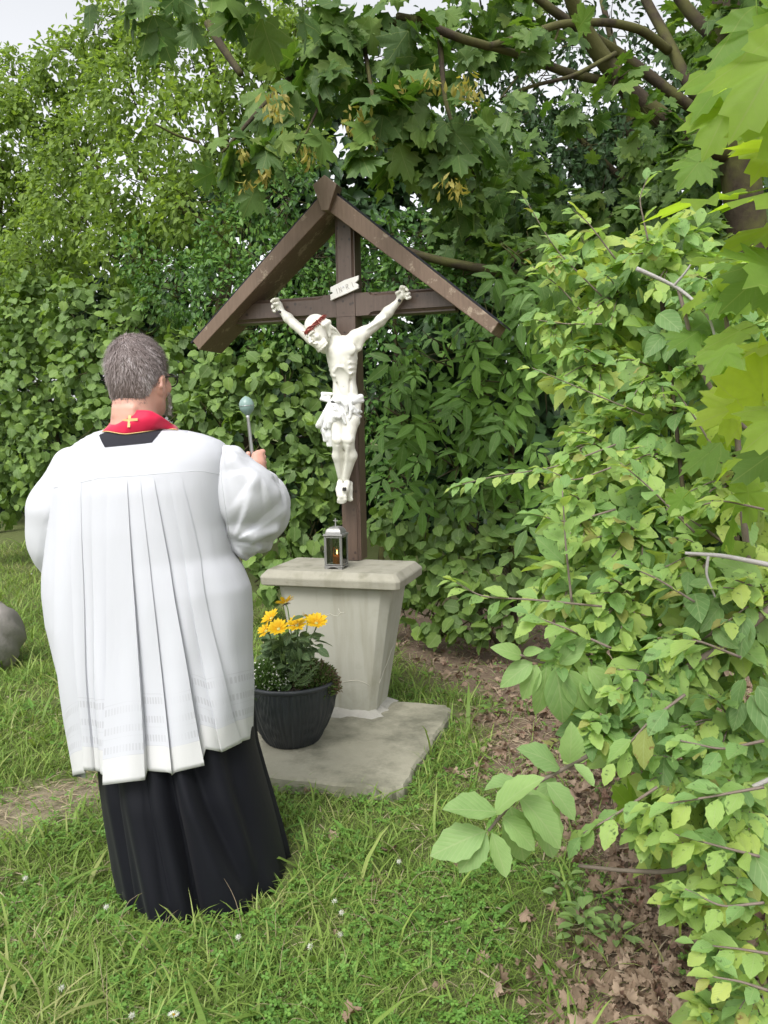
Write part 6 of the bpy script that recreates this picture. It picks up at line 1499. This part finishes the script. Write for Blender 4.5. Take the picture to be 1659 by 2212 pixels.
# dogwood spray
dg = empty('dogwood_spray', U(1260,1420,2.1), 0, label='dogwood spray with smooth pale green leaves hanging over the leaf litter', cat='branch')
limb(dg, [U(1330,1450,2.1), U(1240,1440,2.0), U(1160,1430,1.95), U(1125,1415,1.9)], .005, .003, M['twig'], 'twig', 6)
P = []; T = []; N = []; s = []
for (a, e) in (((1128,1418),(1075,1393)),((1150,1430),(1082,1475)),((1160,1435),(1130,1510)),((1180,1440),(1175,1550)),((1200,1440),(1225,1570)),((1225,1445),(1272,1545)),((1260,1450),(1300,1540)),((1270,1440),(1330,1500)),((1130,1412),(1165,1400)),((1300,1450),(1290,1520)),((1210,1435),(1260,1380))):
    p = U(*a, 1.92); q = U(*e, 1.89); P.append(p); T.append(q - p); N.append((RNG.normal(0,.2), -.75, .6)); s.append(np.linalg.norm(q - p))
foliage(dg, 'dogwood', M['dogwood'], np.array(P), frames(np.array(T), np.array(N)), np.array(s), 40, cell=1)
# very near maple leaves at the right edge
nm = empty('near_maple_branch', U(1760, 500, 1.2), 0, label='bright yellow-green maple leaves very near the camera at the right edge', cat='branch')
P = []; T = []; N = []; s = []
for (x, y, ex_, ey_, Y_, w, n_) in ((1600,10,1590,150,1.15,.13,(-.2,-.6,.7)),(1690,60,1600,190,1.05,.15,(.1,-.5,.8)),(1570,120,1490,210,1.3,.12,(-.3,-.6,.6)),(1560,190,1500,300,1.3,.13,(-.4,-.7,.3)),(1690,180,1640,330,1.1,.14,(-.1,-.8,.4)),(1700,330,1560,310,1.2,.13,(0,-.2,1)),
                                    (1560,420,1420,440,1.15,.13,(0,-.16,1)),(1700,400,1560,430,1.1,.14,(.1,-.2,1)),(1700,470,1590,500,1.15,.13,(0,-.3,.9)),(1650,560,1560,640,1.2,.13,(.1,-.6,.7)),(1700,610,1600,560,1.1,.13,(-.1,-.5,.8)),(1600,700,1500,740,1.45,.12,(0,-.3,1)),
                                    (1700,720,1600,750,1.3,.12,(0,-.25,1)),(1610,905,1590,790,1.35,.15,(0,-.9,.35)),(1590,870,1500,900,1.4,.12,(-.1,-.8,.5)),(1690,880,1610,930,1.2,.13,(.1,-.6,.6)),(1700,960,1640,1000,1.3,.12,(0,-.5,.8)),(1660,270,1590,380,1.25,.12,(-.2,-.7,.5)),(1720,120,1650,20,1.15,.13,(0,-.7,.6)),
                                    (1380,1770,1325,1690,1.85,.115,(0,-.55,.8)),(1440,1730,1390,1640,1.8,.11,(0,-.4,.9)),(1560,960,1500,1000,1.7,.11,(0,-.4,.9)),(1490,1060,1450,1110,1.9,.10,(0,-.5,.9)),(1560,560,1480,560,1.5,.11,(0,-.3,1)),(1530,330,1480,380,1.5,.10,(0,-.6,.6))):
    sh_ = 34 if x > 1540 and y < 940 else 0; p = U(x + sh_, y, Y_); q = U(ex_ + sh_, ey_, Y_); t = q - p; P.append(p); T.append(t/np.linalg.norm(t) + (0, RNG.normal(0,.15), 0)); N.append(n_); s.append(w*.96*RNG.uniform(.85, 1.1))
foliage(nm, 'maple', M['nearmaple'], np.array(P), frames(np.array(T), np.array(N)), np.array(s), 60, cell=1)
for p, t, q in zip(P, T, s): limb(nm, [p - t*.06 + (.03, 0, .012), p - t*.02, p + t*q*.28], .0011, .0009, M['nearmaple'], 'leaf_stalk', 5)
limb(nm, [U(1700,-100,1.3), U(1720,300,1.2), U(1730,700,1.25), U(1740,1000,1.3)], .007, .004, M['twig'], 'twig', 7)

# ---------------------------------------------------------------- lawn, litter, weeds
def scatter(n, y0, y1, rng, mx=.25):
    u = rng.random(n); y = y0 * (y1/y0)**u; x = rng.uniform(-1, 1, n) * (.56*y + mx); return x, y
def open_ground(x, y):
    lx, ly = slab_xy(x, y); on = (lx > SLAB[0]-.005) & (lx < SLAB[1]-.005) & (ly > SLAB[2]+.01) & (ly < SLAB[3]); cas_ = ((x + .585)/.27)**2 + ((y - 2.62)/.29)**2 < 1
    return ~(on | cas_)
rgg = np.random.default_rng(31)
def hedge_y(x): return np.interp(x, [-5.5, -3.5, -.9, .9, 2.0], [11.5, 9.0, 6.6, 5.6, 4.4])
def lawn_density(x, y): return (1 - .93*litterness(x, y)) * (1 - .93*strawness(x, y)) * (y < hedge_y(x) + .3)
x, y = scatter(210000, 1.45, 11, rgg); g = open_ground(x, y) & (rgg.random(len(x)) < lawn_density(x, y) * (.45 + .55*(vnoise(x, y, .16, 51) > .33))); x, y = x[g], y[g]; n = len(x)
zg = height(x, y); P = np.stack([x, y, zg - .004], 1); a = rgg.uniform(0, 2*PI, n); lean = rgg.uniform(.35, 1.9, n)
T = np.stack([np.cos(a)*lean, np.sin(a)*lean, np.ones(n)], 1); N = np.stack([np.cos(a)*-1, np.sin(a)*-1, lean], 1) + rgg.normal(0, .2, (n, 3))
s = rgg.uniform(.022, .066, n)*(1 + .8*(rgg.random(n) < .10)) * (1 + .5*vnoise(x, y, .5, 52)) * (1 + .7*(rgg.random(n) < .05)) * np.clip(.75 + y/9, .8, 1.5)
def blade(w, w2=1): return np.array([(-w,0,0,-.5,0),(w,0,0,.5,0),(-w*.85,.42,.02,-.5,.42),(w*.85,.42,.02,.5,.42),(-w*.5,.78,-.10,-.5,.78),(w*.5,.78,-.10,.5,.78),(0,1.0,-.26,0,1)], float), np.array([(4,5,6)]), np.array([(0,1,3,2),(2,3,5,4)])
TPL['blade'] = [blade(.018), blade(.028), blade(.014), blade(.040)]
V, fs, at = bake(TPL['blade'], P, frames(T, N), s, np.clip(rgg.normal(.42, .26, n) + .55*(vnoise(x, y, .30, 53) - .45) + .35*strawness(x, y), 0, .999))
gr = obj_np('grass', V, fs, M['grass'], attr=at); tag(gr, kind='stuff', label='short lawn grass with matted blades round the man and the slab', cat='grass')
x, y = scatter(42000, 1.45, 8, rgg); g = open_ground(x, y) & (rgg.random(len(x)) < np.maximum(lawn_density(x, y), .40*(vnoise(x, y, .3, 66) > .42))) & (vnoise(x, y, .22, 61) > .34); x, y = x[g], y[g]; n = len(x)
P = np.stack([x, y, height(x, y) + rgg.uniform(.008, .04, n)], 1); T = np.stack([rgg.normal(size=n), rgg.normal(size=n), rgg.normal(0, .25, n)], 1); N = rgg.normal(0, .35, (n, 3)) + (0, -.15, 1)
V, fs, at = bake(TPL['trefoil'], P, frames(T, N), rgg.uniform(.007, .0145, n), rgg.random(n)); cl = obj_np('clover', V, fs, M['clover'], attr=at); tag(cl, kind='stuff', label='clover leaves spread through the lawn grass', cat='clover')
# broad weed leaves and long blades
x, y = scatter(900, 1.45, 5, rgg); g = open_ground(x, y) & (rgg.random(len(x)) < lawn_density(x, y)); x, y = x[g], y[g]; n = len(x); a = rgg.uniform(0, 2*PI, n)
P = np.stack([x, y, height(x, y)], 1); T = np.stack([np.cos(a), np.sin(a), rgg.uniform(.3, 1.6, n)], 1); N = np.stack([-np.cos(a), -np.sin(a), np.ones(n)], 1)
wd = empty('broadleaf_weeds', g0(-.2, 2.2), 0, label='long broad weed leaves standing up through the lawn', cat='weeds'); foliage(wd, 'lance', M['clover'], P, frames(T, N), rgg.uniform(.045, .10, n), 200, cell=10)
lg = []
for i in range(110):
    x0, y0 = rgg.uniform(-1.2, .7), rgg.uniform(1.5, 2.6)
    if not open_ground(np.array([x0]), np.array([y0]))[0] or litterness(x0, y0) > .6: continue
    a = rgg.uniform(0, 2*PI); h = rgg.uniform(.07, .16); b_ = np.array([x0, y0, height(x0, y0)]); d = np.array([math.cos(a), math.sin(a), 0]); lg.append([b_, b_ + d*h*.25 + (0,0,h*.7), b_ + d*h*.9 + (0,0,h*rgg.uniform(.5,.95))])
mgl = MB()
for w in lg: mgl.tube(spl(w, 7), np.linspace(.0012, .0003, 7), 4)
o = mgl.build('grass_stalks', M['straw'], None, smooth=True); tag(o, kind='stuff', label='thin pale grass stalks rising above the lawn', cat='grass')
# straw
x, y = scatter(20000, 1.5, 6, rgg); g = open_ground(x, y) & (rgg.random(len(x)) < np.maximum(strawness(x, y), .16 + .7*litterness(x, y)*(y > 2.6))); x, y = x[g], y[g]; n = len(x); a = np.where(strawness(x, y) > .3, rgg.normal(.35, .7, n), rgg.uniform(0, 6.3, n))
P = np.stack([x, y, height(x, y) + rgg.uniform(.002, .02, n)], 1); T = np.stack([np.cos(a), np.sin(a), rgg.normal(0, .12, n)], 1)
V, fs, at = bake([blade(.02)], P, frames(T, rgg.normal(0, .3, (n, 3)) + (0,0,1)), rgg.uniform(.04, .13, n), rgg.random(n)); o = obj_np('straw', V, fs, M['straw'], attr=at); tag(o, kind='stuff', label='dry cut straw lying across the lawn and the bare earth', cat='straw')
# dead leaves: the largest are pieces of the ground
x, y = scatter(15000, 1.45, 6.2, rgg); lit = litterness(x, y); g = open_ground(x, y) & (rgg.random(len(x)) < np.clip(lit**1.5 * (1.15 - .18*(y-1.5)), .004, 1)); x, y = x[g], y[g]; n = len(x)
P = np.stack([x, y, height(x, y) + rgg.uniform(.0, .030, n)], 1); T = rgg.normal(size=(n, 3)) * (1, 1, .45); N = rgg.normal(0, .55, (n, 3)) + (0, 0, 1)
foliage(ground, 'dead', M['dead'], P, frames(T, N), rgg.uniform(.024, .068, n), 300, name='leaf_litter', leafname='dead_leaf', cell=11)
for (px, py) in ((800,1895),(815,1905),(790,1915),(835,1890),(825,1920),(1010,1870),(845,1850),(735,2195)):
    p = G(px, py, .02); k = int(rgg.integers(0, 6)); o = bpy.data.objects.new('dead_leaf', tmesh('dead', k, M['dead'])); link(o, ground); q = frames(rgg.normal(size=(1,3)), rgg.normal(0,.5,(1,3)) + (0,-.2,1))[0]*rgg.uniform(.05,.08); m4 = np.eye(4); m4[:3,:3] = q; m4[:3,3] = p; o.matrix_basis = Matrix(m4.tolist())
# seedling plants on the litter and by the slab
def seedling(px, py, n, size, label, mat, h=.10, key='applelo'):
    b_ = G(px, py); r_ = empty('seedling', b_, 0, label=label, cat='seedling', group=None); PP = []; TT = []; NN = []
    for i in range(n):
        a = i*2.4 + rgg.uniform(-.3, .3); q = i/n; rad = .03 + .045*(1-q)*size/.04; PP.append(b_ + (math.cos(a)*rad*.5, math.sin(a)*rad*.5, .02 + h*q)); TT.append((math.cos(a), math.sin(a), .35 - .2*(1-q))); NN.append((rgg.normal(0,.2), rgg.normal(0,.2), 1))
    foliage(r_, key, mat, np.array(PP), frames(np.array(TT), np.array(NN)), rgg.uniform(.75, 1.15, n)*size, n, cell=.5); limb(r_, [b_, b_ + (.004, 0, h*.5), b_ + (0, 0, h)], .002, .001, M['stem'], 'stem', 5)
seedling(1260, 2040, 26, .050, 'bright green seedling standing in the brown leaf litter', M['dogwood'])
seedling(1330, 2050, 16, .045, 'smaller green seedling right beside the bright one in the litter', M['dogwood'], .06)
seedling(1220, 1960, 9, .045, 'thin seedling just behind the bright one in the litter', M['dogwood'], .10)
seedling(1065, 1545, 14, .05, 'low dark leafy weed on bare earth right of the slab', M['hazel'], .03)
seedling(1215, 1625, 6, .065, 'yellowish little maple seedling on the litter under the shrub', M['yellowing'], .07, 'maplelo')
seedling(1060, 1905, 12, .032, 'small round-leaved weed between the grass and the leaf litter', M['clover'], .05)
tw_ = empty('fallen_twig', G(1370,1990), 0, label='thin fallen twig lying on the brown leaves', cat='twig'); limb(tw_, [G(1300,1935,.03), G(1350,1980,.035), G(1395,2050,.03), G(1410,2120,.02)], .005, .003, M['bark'], 'twig_stem', 6)
# white clover heads
for k, (px, py, lb) in enumerate(((55,1898,'white clover head at the left edge behind the cassock hem'),(515,2025,'white clover head in front of the cassock hem'),(575,1893,'white clover head touching the right side of the cassock hem'),(735,2020,'largest white clover head in the middle of the lawn'),(723,1948,'upper of two white clover heads close together in the middle lawn'),(738,1972,'lower of two white clover heads close together in the middle lawn'),(862,1862,'lone white clover head in the lawn before the slab'),(133,2135,'white clover head near the bottom left corner'),(285,2195,'white clover head at the bottom edge left of the daisy'),(68,1240,'white clover head in the far grass at the left edge'),(230,1960,'faded clover head at the left of the cassock hem'),(670,2045,'small pale clover head left of the largest one'))):
    p = G(px, py, .045); r_ = empty('clover_flower', (p[0], p[1], height(p[0], p[1])), 0, label=lb, cat='flower', group='white clover heads in the lawn'); m = MB()
    hgt = p[2] - height(p[0], p[1])
    for i in range(46):
        th = i*2.4; zc_ = 1 - 2*(i + .5)/46*.82; rr = math.sqrt(max(0, 1 - zc_*zc_)); d = np.array([rr*math.cos(th), rr*math.sin(th), zc_]); m.tube([np.array([0,0,hgt]) + d*.0015, np.array([0,0,hgt]) + d*.0042, np.array([0,0,hgt]) + d*(.0062+.0022*(i%3)) + (0,0,.0012)], [.0006, .0010, .0003], 4)
    m.build('florets', M['whitepetal'], r_, smooth=True); m = MB(); m.tube([(0,0,0), (.004,0,hgt*.5), (0,0,hgt)], .0011, 5); m.build('stem', M['stem'], r_, smooth=True)
p = G(375, 2192, .05); r_ = empty('daisy', (p[0], p[1], height(p[0], p[1])), 0, label='single daisy with a yellow eye at the bottom of the lawn', cat='flower'); hgt = p[2] - height(p[0], p[1])
m = MB(); m.tube([(0,0,0),(0,0,hgt)], .0012, 5); m.build('stem', M['stem'], r_)
m = MB(); m.tube([(0,0,hgt),(0,-.001,hgt+.004)], [.005,.002], 10); m.build('eye', M['petal'], r_, smooth=True)
for i in range(16):
    a = 2*PI*i/16; d = np.array([math.cos(a), math.sin(a)*.9, .15]); sd = np.array([-math.sin(a), math.cos(a), 0])*.0018; c = np.array([0,0,hgt]); m = MB(); m.add([c + d*.003, c + d*.008 - sd, c + d*.014 - sd*.7, c + d*.0155, c + d*.014 + sd*.7, c + d*.008 + sd], [(0,5,4,3,2,1)]); m.build('petal', M['whitepetal'], r_)
